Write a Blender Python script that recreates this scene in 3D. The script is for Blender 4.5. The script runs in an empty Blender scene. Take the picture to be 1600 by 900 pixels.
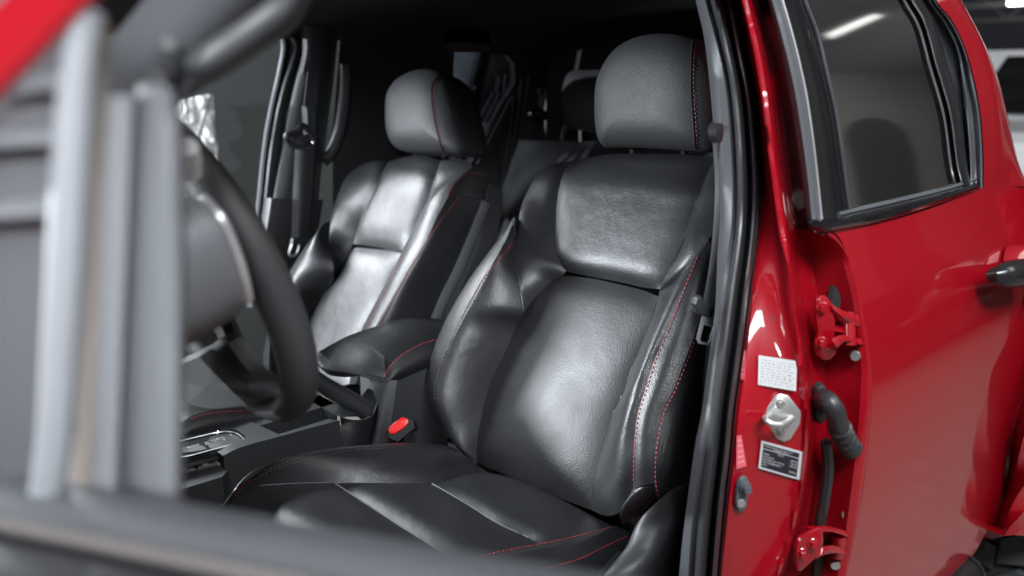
import bpy, math, random
import numpy as np
from math import radians, sin, cos, pi
from mathutils import Vector
from mathutils import noise as mnoise
from mathutils.bvhtree import BVHTree
random.seed(7); np.random.seed(7)
S = bpy.context.scene
COL = S.collection
V = lambda *a: np.array(a, dtype=float)

# ------------------------------------------------------------------ camera
CAM = V(-.5, 0, 1.5); FPX = 1300.0
_y, _p = radians(43), radians(14)
FW = V(cos(_y)*cos(_p), -sin(_y)*cos(_p), -sin(_p))
RT = V(-sin(_y), -cos(_y), 0)
UP = np.cross(RT, FW)
cd = bpy.data.cameras.new('camera'); cam = bpy.data.objects.new('camera', cd); COL.objects.link(cam)
cd.sensor_width = 36; cd.lens = FPX/1600*36
cd.clip_start = .02; cd.clip_end = 200
from mathutils import Matrix
cam.matrix_world = Matrix(((RT[0], UP[0], -FW[0], CAM[0]), (RT[1], UP[1], -FW[1], CAM[1]), (RT[2], UP[2], -FW[2], CAM[2]), (0, 0, 0, 1)))
cd.dof.use_dof = True; cd.dof.focus_distance = 1.33; cd.dof.aperture_fstop = 2.6
S.camera = cam

# ------------------------------------------------------------------ world, exposure, lamps
W = bpy.data.worlds.new('World'); S.world = W; W.use_nodes = True
W.node_tree.nodes['Background'].inputs[0].default_value = (.75, .82, .95, 1)
W.node_tree.nodes['Background'].inputs[1].default_value = .02
S.view_settings.view_transform = 'Standard'; S.view_settings.look = 'None'
S.view_settings.exposure = 0; S.view_settings.gamma = 1
try:
    S.cycles.use_denoising = True; S.cycles.max_bounces = 8; S.cycles.sample_clamp_indirect = 6
except Exception: pass

def area(name, loc, aim, sx, sy, power, col=(1, 1, 1)):
    l = bpy.data.lights.new(name, 'AREA'); l.shape = 'RECTANGLE'; l.size = sx; l.size_y = sy
    l.energy = power; l.color = col
    o = bpy.data.objects.new(name, l); COL.objects.link(o); o.location = loc
    o.rotation_euler = (Vector(aim)-Vector(loc)).to_track_quat('-Z', 'Y').to_euler()
    return o
area('key_lamp_front_right', (2.35, 1.30, 1.62), (.5, -.95, 1.0), .06, .06, 195, (.88, .94, 1))
area('softbox_passenger_side', (2.95, -.15, 2.25), (.8, -1.0, 1.1), 1.5, .6, 112, (.90, .95, 1))
area('softbox_driver_side', (-1.9, .2, 3.8), (.1, -.6, 1.1), 1.5, 1.0, 205, (.91, .955, 1))
_l = area('camera_side_lamp', (-1.40, .77, 1.92), (.78, -.92, 1.12), .45, .45, 2.6, (.92, .96, 1)); _l.data.spread = radians(24)
area('softbox_front', (.45, 2.6, 2.15), (.5, -1.1, 1.2), 1.6, .7, 40, (.90, .95, 1))
area('ceiling_panel_lamp', (-3.2, -3.5, 4.9), (-2.5, -3.5, 0), 3, 3, 170, (1, .97, .93))
area('wall_fill_lamp', (-2.2, -14, 4.9), (-6, -15, 1.5), 3, 7, 120, (1, .98, .95))  # unseen fill, added to brighten the side wall mirrored in the window
area('hall_lamp', (3.5, -26, 3.3), (3.5, -48, 4.2), 6, 1.5, 1500, (1, .98, .95))

# ------------------------------------------------------------------ projection helpers (a photo pixel to a point in the place)
def ray(px, py): return FW + (px-800)/FPX*RT + (450-py)/FPX*UP
def PX(px, py, x):
    d = ray(px, py); return CAM + d*((x-CAM[0])/d[0])
def PY(px, py, y):
    d = ray(px, py); return CAM + d*((y-CAM[1])/d[1])
def PZ(px, py, z):
    d = ray(px, py); return CAM + d*((z-CAM[2])/d[2])
def PL(px, py, o, n, h=0.0):
    d = ray(px, py); return CAM + d*(np.dot(o+n*h-CAM, n)/np.dot(d, n))
# body side section, x as a function of height
_zs = [.30, .55, .82, .853, .916, .992, 1.084, 1.138, 1.18, 1.227, 1.267, 1.301, 1.33, 1.4, 1.5, 1.6, 1.7, 1.85]
_xs = [-.02, -.045, -.061, -.063, -.067, -.069, -.068, -.060, -.050, -.036, -.021, -.002, .004, .012, .034, .064, .10, .16]
def xs(z): return float(np.interp(z, _zs, _xs))
def PS(px, py, off=0.0):
    p = PX(px, py, 0)
    for _ in range(25): p = PX(px, py, xs(p[2])+off)
    return p

# ------------------------------------------------------------------ curves and meshes
def cr(pts, n):
    P = np.array(pts, float)
    if len(P) == 2:
        t = np.linspace(0, 1, n)[:, None]; return P[0]*(1-t)+P[1]*t
    d = np.sqrt(np.linalg.norm(np.diff(P, axis=0), axis=1)+1e-9); t = np.concatenate([[0], np.cumsum(d)])
    m = np.zeros_like(P)
    m[1:-1] = ((P[1:-1]-P[:-2])/(d[:-1])[:, None]*d[1:][:, None]+(P[2:]-P[1:-1])/(d[1:])[:, None]*d[:-1][:, None])/(d[:-1]+d[1:])[:, None]
    m[0] = (P[1]-P[0])/d[0]; m[-1] = (P[-1]-P[-2])/d[-1]
    def ev(tt):
        i = np.clip(np.searchsorted(t, tt, side='right')-1, 0, len(d)-1)
        h = d[i][:, None]; s = ((tt-t[i])/d[i])[:, None]
        return (2*s**3-3*s**2+1)*P[i]+(s**3-2*s**2+s)*h*m[i]+(-2*s**3+3*s**2)*P[i+1]+(s**3-s**2)*h*m[i+1]
    F = ev(np.linspace(0, t[-1], 240)); L = np.concatenate([[0], np.cumsum(np.linalg.norm(np.diff(F, axis=0), axis=1))])
    q = np.linspace(0, L[-1], n)
    return np.stack([np.interp(q, L, F[:, k]) for k in range(3)], 1)

WPOS = {}
class MB:
    def __init__(s): s.v = []; s.f = []
    def add(s, vs, fs):
        b = len(s.v); s.v += [np.array(p, float) for p in vs]; s.f += [tuple(b+i for i in f) for f in fs]; return s
    def grid(s, G, wrap=False):
        nu, nv = G.shape[:2]; b = len(s.v); s.v += [G[i, j] for i in range(nu) for j in range(nv)]
        for i in range(nu-1):
            for j in range(nv-(0 if wrap else 1)):
                k = (j+1) % nv
                s.f.append((b+i*nv+j, b+i*nv+k, b+(i+1)*nv+k, b+(i+1)*nv+j))
        return s
    def tube(s, path, r, seg=10, n=None, closed=False, cap=True):
        P = np.array(path, float)
        if n: P = cr(P, n)
        m = len(P); rr = np.broadcast_to(np.array(r, float), (m,)) if np.ndim(r) == 0 else np.interp(np.linspace(0, 1, m), np.linspace(0, 1, len(r)), r)
        if closed: T = np.roll(P, -1, 0)-np.roll(P, 1, 0)
        else: T = np.gradient(P, axis=0)
        T /= np.linalg.norm(T, axis=1)[:, None]+1e-12
        a = np.cross(T[0], V(0, 0, 1))
        if np.linalg.norm(a) < .1: a = np.cross(T[0], V(1, 0, 0))
        G = []
        for i in range(m):
            a = a-T[i]*np.dot(a, T[i]); a /= np.linalg.norm(a)+1e-12; b = np.cross(T[i], a)
            G.append([P[i]+rr[i]*(a*cos(q)+b*sin(q)) for q in np.linspace(0, 2*pi, seg, endpoint=False)])
        G = np.array(G)
        if closed: G = np.concatenate([G, G[:1]])
        b0 = len(s.v); s.grid(G, wrap=True)
        if cap and not closed:
            s.f.append(tuple(b0+i for i in range(seg))[::-1]); s.f.append(tuple(b0+(m-1)*seg+i for i in range(seg)))
        return s
    def prism(s, poly, off, bev=0.0):
        P = np.array(poly, float); off = np.array(off, float); n = len(P); c = P.mean(0)
        rings = [P, P+off] if not bev else [P, P+off*(1-bev), c+(P-c)*(1-.12*1)+off]
        b = len(s.v)
        for R_ in rings: s.v += list(R_)
        for k in range(len(rings)-1):
            for i in range(n):
                j = (i+1) % n; s.f.append((b+k*n+i, b+k*n+j, b+(k+1)*n+j, b+(k+1)*n+i))
        s.f.append(tuple(b+i for i in range(n))[::-1]); s.f.append(tuple(b+(len(rings)-1)*n+i for i in range(n)))
        return s
    def box(s, lo, hi):
        x0, y0, z0 = lo; x1, y1, z1 = hi
        return s.add([(x0, y0, z0), (x1, y0, z0), (x1, y1, z0), (x0, y1, z0), (x0, y0, z1), (x1, y0, z1), (x1, y1, z1), (x0, y1, z1)],
                     [(0, 3, 2, 1), (4, 5, 6, 7), (0, 1, 5, 4), (1, 2, 6, 5), (2, 3, 7, 6), (3, 0, 4, 7)])
    def disc(s, c, n, r, h, seg=16, top=.85):
        n = np.array(n, float); n /= np.linalg.norm(n); a = np.cross(n, V(0, .3, 1)); a /= np.linalg.norm(a); b = np.cross(n, a)
        ring = lambda R_, H_: [c+n*H_+R_*(a*cos(q)+b*sin(q)) for q in np.linspace(0, 2*pi, seg, endpoint=False)]
        rs = np.array([ring(r, 0), ring(r, h*.6), ring(r*top, h)]); b0 = len(s.v); s.grid(rs, wrap=True)
        s.f.append(tuple(b0+2*seg+i for i in range(seg))); return s
    def build(s, name, mat, parent=None, smooth=True, label=None, cat=None, group=None, kind=None, angle=40):
        P = np.array(s.v); c = (P.min(0)+P.max(0))/2
        me = bpy.data.meshes.new(name); me.from_pydata([tuple(p-c) for p in P], [], s.f); me.validate(); me.update()
        me.materials.append(mat)
        if smooth:
            me.polygons.foreach_set('use_smooth', [True]*len(me.polygons))
            me.set_sharp_from_angle(angle=radians(angle))
        o = bpy.data.objects.new(name, me); COL.objects.link(o)
        pw = V(0, 0, 0)
        if parent is not None: o.parent = parent; pw = WPOS[parent.name]
        o.location = tuple(c-pw); WPOS[o.name] = c
        if label: o['label'] = label
        if cat: o['category'] = cat
        if group: o['group'] = group
        if kind: o['kind'] = kind
        s.obj = o; s._bvh = None
        return o
    def bvh(s):
        if not getattr(s, '_bvh', None): s._bvh = BVHTree.FromPolygons([Vector(p) for p in s.v], s.f)
        return s._bvh

def empty(name, loc, label=None, cat=None, group=None):
    o = bpy.data.objects.new(name, None); COL.objects.link(o); o.location = loc; WPOS[o.name] = np.array(loc, float)
    if label: o['label'] = label
    if cat: o['category'] = cat
    if group: o['group'] = group
    return o

def coons(T, R_, B, L, nu=28, nv=28, n=None, bulge=0.0, pw=3.0):
    T, B = cr(T, nu), cr(B, nu); L, R_ = cr(L, nv), cr(R_, nv)
    c00 = (T[0]+L[0])/2; c10 = (T[-1]+R_[0])/2; c01 = (B[0]+L[-1])/2; c11 = (B[-1]+R_[-1])/2
    def fix(C_, a, b):
        t = np.linspace(0, 1, len(C_))[:, None]; return C_+(a-C_[0])*(1-t)+(b-C_[-1])*t
    T, B, L, R_ = fix(T, c00, c10), fix(B, c01, c11), fix(L, c00, c01), fix(R_, c10, c11)
    u = np.linspace(0, 1, nu)[:, None, None]; v = np.linspace(0, 1, nv)[None, :, None]
    G = (1-v)*T[:, None]+v*B[:, None]+(1-u)*L[None]+u*R_[None]-((1-u)*(1-v)*c00+u*(1-v)*c10+(1-u)*v*c01+u*v*c11)
    if n is not None:
        b = bulge*(1-np.abs(2*u-1)**pw)*(1-np.abs(2*v-1)**pw); G = G+b*n
    return G
def loft(rails, na=40, nb=8, n=None, bulge=0.0, pw=2.5):
    Rs = [cr(r, na) for r in rails]
    G = np.array([cr([r[i] for r in Rs], nb) for i in range(na)])
    if n is not None:
        v = np.linspace(0, 1, nb)[None, :, None]; u = np.linspace(0, 1, na)[:, None, None]
        G = G+bulge*(1-np.abs(2*v-1)**pw)*(1-np.abs(2*u-1)**8)*n
    return G
def dome(front, back, n=14):
    pr = [(s_, front*(1-s_**3.2)**.6) for s_ in list(np.linspace(.0005, .9, n))+[.94, .97, .99, 1.0]]
    return pr+[(1, -.02), (1, -.045), (.985, -.06), (.95, -.075), (.85, -.09), (.5, -.1), (.01, -.102)]
def puff(outline, n, profile, nseg=72):
    """closed cushion: rings of the outline scaled about its centre at several offsets along n"""
    O = cr(list(outline)+[outline[0]], nseg+1)[:-1]; c = O.mean(0)
    G = np.array([c+(O-c)*s_+n*h for s_, h in profile]); return G

# ------------------------------------------------------------------ materials
def mat(name, col, rough=.5, metal=0.0, coat=0.0, bump=None, spec=.5, var=0.0, emit=None, coat_rough=.03):
    m = bpy.data.materials.new(name); m.use_nodes = True; nt = m.node_tree; b = nt.nodes['Principled BSDF']
    b.inputs['Base Color'].default_value = (*col, 1); b.inputs['Roughness'].default_value = rough
    b.inputs['Metallic'].default_value = metal; b.inputs['Coat Weight'].default_value = coat
    b.inputs['Coat Roughness'].default_value = coat_rough; b.inputs['Specular IOR Level'].default_value = spec
    tc = nt.nodes.new('ShaderNodeTexCoord')
    if var:
        nz = nt.nodes.new('ShaderNodeTexNoise'); nz.inputs['Scale'].default_value = 9; nz.inputs['Detail'].default_value = 6
        nt.links.new(tc.outputs['Object'], nz.inputs['Vector'])
        mr = nt.nodes.new('ShaderNodeMapRange'); mr.inputs[1].default_value = .3; mr.inputs[2].default_value = .7
        mr.inputs[3].default_value = rough-var; mr.inputs[4].default_value = rough+var
        nt.links.new(nz.outputs[0], mr.inputs[0]); nt.links.new(mr.outputs[0], b.inputs['Roughness'])
        mx = nt.nodes.new('ShaderNodeMix'); mx.data_type = 'RGBA'
        mx.inputs[6].default_value = (*[c*(1-var*1.2) for c in col], 1); mx.inputs[7].default_value = (*[min(1, c*(1+var*1.5)) for c in col], 1)
        nt.links.new(nz.outputs[0], mx.inputs[0]); nt.links.new(mx.outputs[2], b.inputs['Base Color'])
    prev = None
    for kind, scale, strength, dist in (bump or []):
        if kind == 'v':
            t = nt.nodes.new('ShaderNodeTexVoronoi'); t.feature = 'F1'; out = t.outputs['Distance']
        else:
            t = nt.nodes.new('ShaderNodeTexNoise'); t.inputs['Detail'].default_value = 4; out = t.outputs[0]
        t.inputs['Scale'].default_value = scale
        nt.links.new(tc.outputs['Object'], t.inputs['Vector'])
        bp = nt.nodes.new('ShaderNodeBump'); bp.inputs['Strength'].default_value = strength; bp.inputs['Distance'].default_value = dist
        nt.links.new(out, bp.inputs['Height'])
        if prev: nt.links.new(prev.outputs[0], bp.inputs['Normal'])
        prev = bp
    if prev: nt.links.new(prev.outputs[0], b.inputs['Normal'])
    if emit:
        b.inputs['Emission Color'].default_value = (*col, 1); b.inputs['Emission Strength'].default_value = emit
    return m
M = {}
M['leather'] = mat('black_leather', (.013, .0135, .015), .40, bump=[('v', 520, .3, .0008), ('n', 14, .2, .012), ('n', 48, .10, .005)], var=.06)
M['leather_grain'] = mat('grained_black_leather', (.012, .0125, .014), .45, bump=[('v', 420, .3, .0008), ('n', 12, .16, .012)], var=.06)
M['headrest'] = mat('headrest_leather', (.016, .017, .019), .60, bump=[('v', 520, .5, .0010), ('n', 12, .2, .01), ('n', 60, .1, .003)], var=.07)
M['stitch'] = mat('red_thread', (.40, .03, .05), .6)
M['dim_stitch'] = mat('dim_red_thread', (.22, .035, .05), .6)
M['grey_stitch'] = mat('grey_thread', (.10, .085, .09), .6)
M['plastic'] = mat('charcoal_plastic', (.028, .029, .031), .48, bump=[('v', 700, .25, .0006)], var=.05)
M['grey_plastic'] = mat('grey_door_plastic', (.12, .125, .135), .55, bump=[('v', 600, .2, .0006)], var=.04)
M['sill_plastic'] = mat('dark_sill_plastic', (.045, .047, .052), .45, bump=[('v', 600, .2, .0006)], var=.04)
M['pillar_trim'] = mat('pillar_trim_plastic', (.040, .042, .047), .5, bump=[('v', 500, .35, .0008)], var=.04)
M['dark_trim'] = mat('dark_cabin_trim', (.020, .021, .023), .6, bump=[('v', 500, .2, .0006)])
M['rubber'] = mat('black_rubber', (.022, .023, .025), .38, bump=[('n', 200, .1, .001)], var=.05)
M['grey_rubber'] = mat('grey_window_strip', (.085, .09, .10), .35, var=.04)
M['red'] = mat('red_car_paint', (.275, .0005, .007), .42, coat=1, spec=.2)
_nt = M['red'].node_tree; _b = _nt.nodes['Principled BSDF']; _tc = _nt.nodes.new('ShaderNodeTexCoord')
_n1 = _nt.nodes.new('ShaderNodeTexNoise'); _n1.inputs['Scale'].default_value = 5; _n1.inputs['Detail'].default_value = 8; _nt.links.new(_tc.outputs['Object'], _n1.inputs['Vector'])
_mr = _nt.nodes.new('ShaderNodeMapRange'); _mr.inputs[1].default_value = .35; _mr.inputs[2].default_value = .75; _mr.inputs[3].default_value = .02; _mr.inputs[4].default_value = .10
_nt.links.new(_n1.outputs[0], _mr.inputs[0]); _nt.links.new(_mr.outputs[0], _b.inputs['Coat Roughness'])
_n2 = _nt.nodes.new('ShaderNodeTexNoise'); _n2.inputs['Scale'].default_value = 38; _n2.inputs['Detail'].default_value = 3; _nt.links.new(_tc.outputs['Object'], _n2.inputs['Vector'])
_m2 = _nt.nodes.new('ShaderNodeMapRange'); _m2.inputs[1].default_value = .70; _m2.inputs[2].default_value = .76; _nt.links.new(_n2.outputs[0], _m2.inputs[0])
_mx = _nt.nodes.new('ShaderNodeMix'); _mx.data_type = 'RGBA'; _mx.inputs[6].default_value = (.275, .0005, .007, 1); _mx.inputs[7].default_value = (.16, .02, .02, 1)
_nt.links.new(_m2.outputs[0], _mx.inputs[0]); _nt.links.new(_mx.outputs[2], _b.inputs['Base Color'])
_n3 = _nt.nodes.new('ShaderNodeTexNoise'); _n3.inputs['Scale'].default_value = 7; _nt.links.new(_tc.outputs['Object'], _n3.inputs['Vector'])
_bp = _nt.nodes.new('ShaderNodeBump'); _bp.inputs['Strength'].default_value = .12; _bp.inputs['Distance'].default_value = .006; _nt.links.new(_n3.outputs[0], _bp.inputs['Height']); _nt.links.new(_bp.outputs[0], _b.inputs['Coat Normal'])
M['gloss_black'] = mat('gloss_black_trim', (.008, .008, .009), .12, coat=.6)
M['handle_black'] = mat('dark_chrome_handle', (.03, .032, .034), .25, metal=.5)
M['matte_grey'] = mat('matte_grey_plastic', (.078, .081, .088), .75)
M['rib_plastic'] = mat('mirror_rib_plastic', (.10, .103, .11), .42)
M['sail_plastic'] = mat('mirror_sail_plastic', (.058, .060, .065), .5, bump=[('v', 600, .2, .0006)], var=.04)
M['satin'] = mat('satin_black', (.015, .015, .017), .3)
M['steel'] = mat('zinc_plated_steel', (.55, .55, .54), .38, metal=.85, bump=[('n', 60, .15, .002)], var=.06)
M['silver'] = mat('silver_trim', (.6, .61, .62), .3, metal=.7)
M['white_label'] = mat('white_label_paper', (.50, .50, .51), .45)
M['black_print'] = mat('black_label_ink', (.012, .012, .02), .45)
M['grey_print'] = mat('grey_label_ink', (.24, .25, .25), .5)
M['pink_label'] = mat('faded_red_label', (.62, .10, .13), .45)
M['pink_print'] = mat('pale_red_ink', (.75, .28, .3), .5)
M['red_button'] = mat('red_buckle_button', (.75, .012, .015), .35)
M['headliner'] = mat('charcoal_headliner', (.018, .018, .02), .95, bump=[('n', 300, .2, .001)])
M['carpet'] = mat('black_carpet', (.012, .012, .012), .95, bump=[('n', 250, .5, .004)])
M['black_fabric'] = mat('black_rear_fabric', (.010, .010, .011), .6, bump=[('n', 300, .2, .001)])
M['webbing'] = mat('black_seat_belt_webbing', (.035, .036, .04), .55, bump=[('n', 350, .4, .001)])
M['floor'] = mat('garage_concrete', (.26, .235, .215), .45, bump=[('n', 6, .1, .01)], var=.1)
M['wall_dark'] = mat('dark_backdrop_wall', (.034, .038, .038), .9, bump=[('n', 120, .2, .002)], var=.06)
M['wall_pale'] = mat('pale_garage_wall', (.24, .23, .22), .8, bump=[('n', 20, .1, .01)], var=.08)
M['partition'] = mat('grey_partition_paint', (.40, .42, .46), .8, var=.05)
M['dim_lamp'] = mat('dim_lamp_glow', (1, .98, .95), .5, emit=.9)
M['pale_sheet'] = mat('pale_roof_sheeting', (.5, .52, .55), .6, var=.05)
M['roof_sheet'] = mat('corrugated_roof_metal', (.25, .26, .28), .6, var=.05)
M['truss'] = mat('dark_truss_steel', (.05, .05, .055), .5)
M['tyre'] = mat('tyre_rubber', (.045, .048, .05), .7, bump=[('n', 90, .3, .003)], var=.06)
M['foil'] = mat('crumpled_silver_foil', (.45, .46, .46), .5, metal=.1, bump=[('n', 14, .5, .03)])
M['white_paint'] = mat('white_vehicle_paint', (.8, .8, .8), .3, coat=.5)
M['lamp'] = mat('lamp_tube_glow', (1, .98, .92), .5, emit=14)
def glassmat(name, tint, tr):
    m = bpy.data.materials.new(name); m.use_nodes = True; nt = m.node_tree; nt.nodes.remove(nt.nodes['Principled BSDF'])
    out = nt.nodes['Material Output']; t = nt.nodes.new('ShaderNodeBsdfTransparent'); t.inputs[0].default_value = (*tint, 1)
    g = nt.nodes.new('ShaderNodeBsdfGlossy'); g.inputs['Roughness'].default_value = .05; g.inputs[0].default_value = (1, 1, 1, 1)
    fr = nt.nodes.new('ShaderNodeFresnel'); fr.inputs[0].default_value = 1.5
    mx = nt.nodes.new('ShaderNodeMixShader')
    nt.links.new(fr.outputs[0], mx.inputs[0]); nt.links.new(t.outputs[0], mx.inputs[1]); nt.links.new(g.outputs[0], mx.inputs[2]); nt.links.new(mx.outputs[0], out.inputs[0])
    return m
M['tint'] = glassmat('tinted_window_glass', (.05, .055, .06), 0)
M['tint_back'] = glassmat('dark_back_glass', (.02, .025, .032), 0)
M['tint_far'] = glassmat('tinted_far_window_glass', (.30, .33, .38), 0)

# ------------------------------------------------------------------ setting: garage
g = MB(); g.box((-9, -48, -.2), (12, 8, 0)); g.build('floor', M['floor'], smooth=False, kind='structure')
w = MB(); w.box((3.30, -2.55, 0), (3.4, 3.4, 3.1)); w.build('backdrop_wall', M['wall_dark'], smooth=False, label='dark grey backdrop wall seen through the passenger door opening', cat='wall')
w = MB(); w.box((4.6, -12, 0), (4.7, -2.6, 3.4)); w.build('partition_wall', M['partition'], smooth=False, label='plain grey partition wall seen dimly through the tinted far rear window', cat='wall')
w = MB(); w.box((-6.2, -48, 0), (-6.0, 8, 5.2)); w.build('garage_wall', M['wall_pale'], smooth=False, label='pale plastered garage side wall on the driver side of the truck', cat='wall')
w = MB(); w.box((-6.0, -48.2, 0), (12, -48, 3.4)); gw = w.build('garage_wall', M['truss'], smooth=False, label='dark end wall of the garage far behind the truck, pale sheeting above', cat='wall')
w = MB(); w.box((-6.0, -48.1, 3.4), (12, -47.95, 5.19)); w.build('upper_sheeting', M['pale_sheet'], gw, False)
r = MB(); ys = np.linspace(-48, 8, 440)
r.grid(np.array([[V(xx, yy, 5.2+.03*(-1)**i) for xx in (-6.2, 12)] for i, yy in enumerate(ys)]))
r.build('roof', M['roof_sheet'], smooth=False, kind='structure')
for k, yy in enumerate((-22, -28, -35, -42)):
    t = empty('roof_truss', (3, yy, 5.0), 'dark steel roof truss, %s from the truck' % ['nearest', 'second', 'third', 'farthest'][k], 'roof truss', 'steel roof trusses of the garage')
    c = MB(); c.box((-6, yy-.06, 5.0), (12, yy+.06, 5.14)); c.build('top_chord', M['truss'], t, False)
    c = MB(); c.box((-6, yy-.06, 3.6), (12, yy+.06, 3.74)); c.build('bottom_chord', M['truss'], t, False)
    for i in range(12):
        xa = -6+i*1.5; d = MB(); d.tube([(xa, yy, 3.7 if i % 2 else 5.03), (xa+1.5, yy, 5.03 if i % 2 else 3.7)], .05, 6); d.build('web_bar', M['truss'], t)
def tube_lamp(p, ln, lab, m='lamp'):
    t = empty('ceiling_lamp', p, lab, 'lamp', 'fluorescent lamps in the garage')
    b = MB(); b.box((p[0]-ln/2, p[1]-.08, p[2]+.05), (p[0]+ln/2, p[1]+.08, p[2]+.09)); b.build('housing', M['white_paint'], t, False)
    b = MB(); b.tube([(p[0]-ln/2, p[1], p[2]), (p[0]+ln/2, p[1], p[2])], .05, 10); b.build('tube', M[m], t)
d = ray(1593, 4); q = CAM+d*(24.0/-d[1]); tube_lamp(tuple(q), .5, 'bright lamp under the roof at the upper right of the photo')
d = ray(1577, 163); q = CAM+d*(14.0/-d[1]); tube_lamp(tuple(q), 1.0, 'lower far lamp behind the truck cab')
# white vehicle far behind
d = ray(1615, 262); q = CAM+d*(7.0/-d[1])
b = empty('parked_van', (q[0], q[1]-1.2, 0), 'white van parked far behind the red truck cab', 'van')
c = MB(); x0, y0 = q[0]-1.0, q[1]-3.4
G = np.array([[V(x0+u*1.9, y0+yy, zz) for u in (0, .04, .96, 1)] for yy, zz in ((3.4, .4), (3.4, 1.05), (3.3, 1.12), (2.8, 1.2), (2.3, 1.75), (0, 1.78), (0, .4))])
G[0, :, 2] = .4; c.grid(G)
for j in (0, 3): c.f.append(tuple(i*4+j for i in range(7)))
c.build('body', M['white_paint'], b, angle=25)
c = MB(); c.add([V(x0+.2, y0+2.83, 1.24), V(x0+1.7, y0+2.83, 1.24), V(x0+1.6, y0+2.36, 1.7), V(x0+.3, y0+2.36, 1.7)], [(0, 1, 2, 3)]); c.build('windscreen', M['gloss_black'], b)
for yy in (.6, 2.7):
    for xx in (x0-.02, x0+1.72):
        c = MB(); c.tube([(xx, y0+yy, .33), (xx+.2, y0+yy, .33)], .33, 24); c.build('wheel', M['tyre'], b)
# unseen dark car form, added to darken the reflection in the red door
pc = empty('reflection_car', (-3.0, -6.4, 0), 'unseen dark car form added behind the truck to darken its red door reflection', 'car')
c = MB(); sec = [(0, .45, .55), (.15, .4, .75), (.9, .35, .92), (1.3, .3, .98), (2.0, .3, 1.42), (3.2, .3, 1.45), (3.9, .32, 1.0), (4.1, .4, .6), (4.1, .4, .4)]
c.grid(np.array([[V(-3.85, -4.3-yy, .3), V(-3.87, -4.3-yy, min(zz, .8)), V(-3.8+.15*(zz > 1.2), -4.3-yy, zz*.97), V(-3.0, -4.3-yy, zz), V(-2.2-.15*(zz > 1.2), -4.3-yy, zz*.97), V(-2.13, -4.3-yy, min(zz, .8)), V(-2.15, -4.3-yy, .3)] for yy, lo, zz in sec])); c.build('body', M['gloss_black'], pc, angle=30)
for yy in (-5.1, -7.6):
    for xx in (-3.9, -2.3):
        c = MB(); c.tube([(xx, yy, .32), (xx+.2, yy, .32)], .32, 24); c.build('wheel', M['tyre'], pc)
for q in ((-3.0, -8.0, 4.9), (-3.6, -11.5, 4.9)):
    tube_lamp(q, .8, 'roof lamp mirrored in the dark rear window, %s one' % ('nearer' if q[1] > -9 else 'farther'), 'dim_lamp')

for k, (ya, yb) in enumerate(((-9.0, -11.5), (-14, -16.5), (-19, -23))):  # unseen dark arches, added to be mirrored in the rear window
    c = MB(); pts = [V(-5.99, ya, .02)]+[V(-5.99, (ya+yb)/2+(ya-yb)/2*cos(t), 2.6+.9*sin(t)) for t in np.linspace(0, pi, 14)]+[V(-5.99, yb, .02)]
    c.prism(pts, V(.03, 0, 0)); c.build('reflection_arch', M['truss'], smooth=False, label='dark arch added on the side wall for the rear window reflection, %s to the truck' % ['nearest', 'second nearest', 'farthest'][k], cat='door', group='dark arches added for the rear window reflection')
# crumpled foil hanging outside the passenger window
n_ = 70
f = MB(); Gf = np.zeros((n_, n_, 3)); tl, tr_, br, bl = PX(235, 158, 3.18), PX(329, 147, 3.18), PX(344, 312, 3.18), PX(235, 330, 3.18)
for i in range(n_):
    for j in range(n_):
        u, v = i/(n_-1), j/(n_-1)
        p = tl*(1-u)*(1-v)+tr_*u*(1-v)+br*u*v+bl*(1-u)*v
        fold = .05*abs(mnoise.noise((u*3+7, v*3, 1)))+.035*abs(mnoise.noise((u*7, v*7, 4)))+.02*abs(mnoise.noise((u*15, v*15, 9)))
        Gf[i, j] = p+V(-fold, 0, 0)
f.grid(Gf); foil = f.build('foil_sheet', M['foil'], angle=12, label='crumpled silver foil sheet hanging on the dark wall outside the passenger window', cat='foil sheet')
f = MB(); f.tube([PX(329, 152, 3.10), PX(318, 190, 3.10), PX(304, 238, 3.10)], .006, 6); f.build('cord', M['satin'], foil)

# ------------------------------------------------------------------ the truck
TR = empty('pickup_truck', (.76, -1.0, 0), 'red four-door pickup truck with black leather cabin, driver door open', 'pickup truck')
ALLP = lambda lst, h=0: lst

# ---- side body: rear door skin, frame, glass
skinT = [PS(*q) for q in ((1290, 360), (1364, 349), (1447, 326), (1500, 306), (1536, 293), (1570, 291), (1606, 290))]
skinL = [PS(*q) for q in ((1290, 360), (1305, 368), (1330, 410), (1343, 460), (1353, 517), (1360, 567), (1362, 629), (1353, 729), (1342, 807), (1330, 869), (1312, 940), (1290, 1010))]
skinR = [PS(*q) for q in ((1606, 290), (1632, 400), (1598, 608), (1577, 680), (1567, 758), (1552, 807), (1527, 857), (1499, 896), (1462, 940), (1440, 1010))]
skinB = [PS(*q) for q in ((1290, 1010), (1360, 1010), (1440, 1010))]
def settle(G, off=0.0):
    for i in range(G.shape[0]):
        for j in range(G.shape[1]): G[i, j, 0] = xs(G[i, j, 2])+off
    return G
_zq = np.linspace(.25, 1.9, 400); _xq = np.interp(_zq, _zs, _xs); _k = np.ones(25)/25
_xq2 = np.convolve(np.pad(_xq, 12, mode='edge'), _k, 'valid')
def xs(z): return float(np.interp(z, _zq, _xq2))
door = MB(); door.grid(settle(coons(skinT, skinR, skinB, skinL, 50, 60)))
DOOR = door.build('rear_door', M['red'], TR, label='red rear door, closed, with a dark tinted window')
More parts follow.
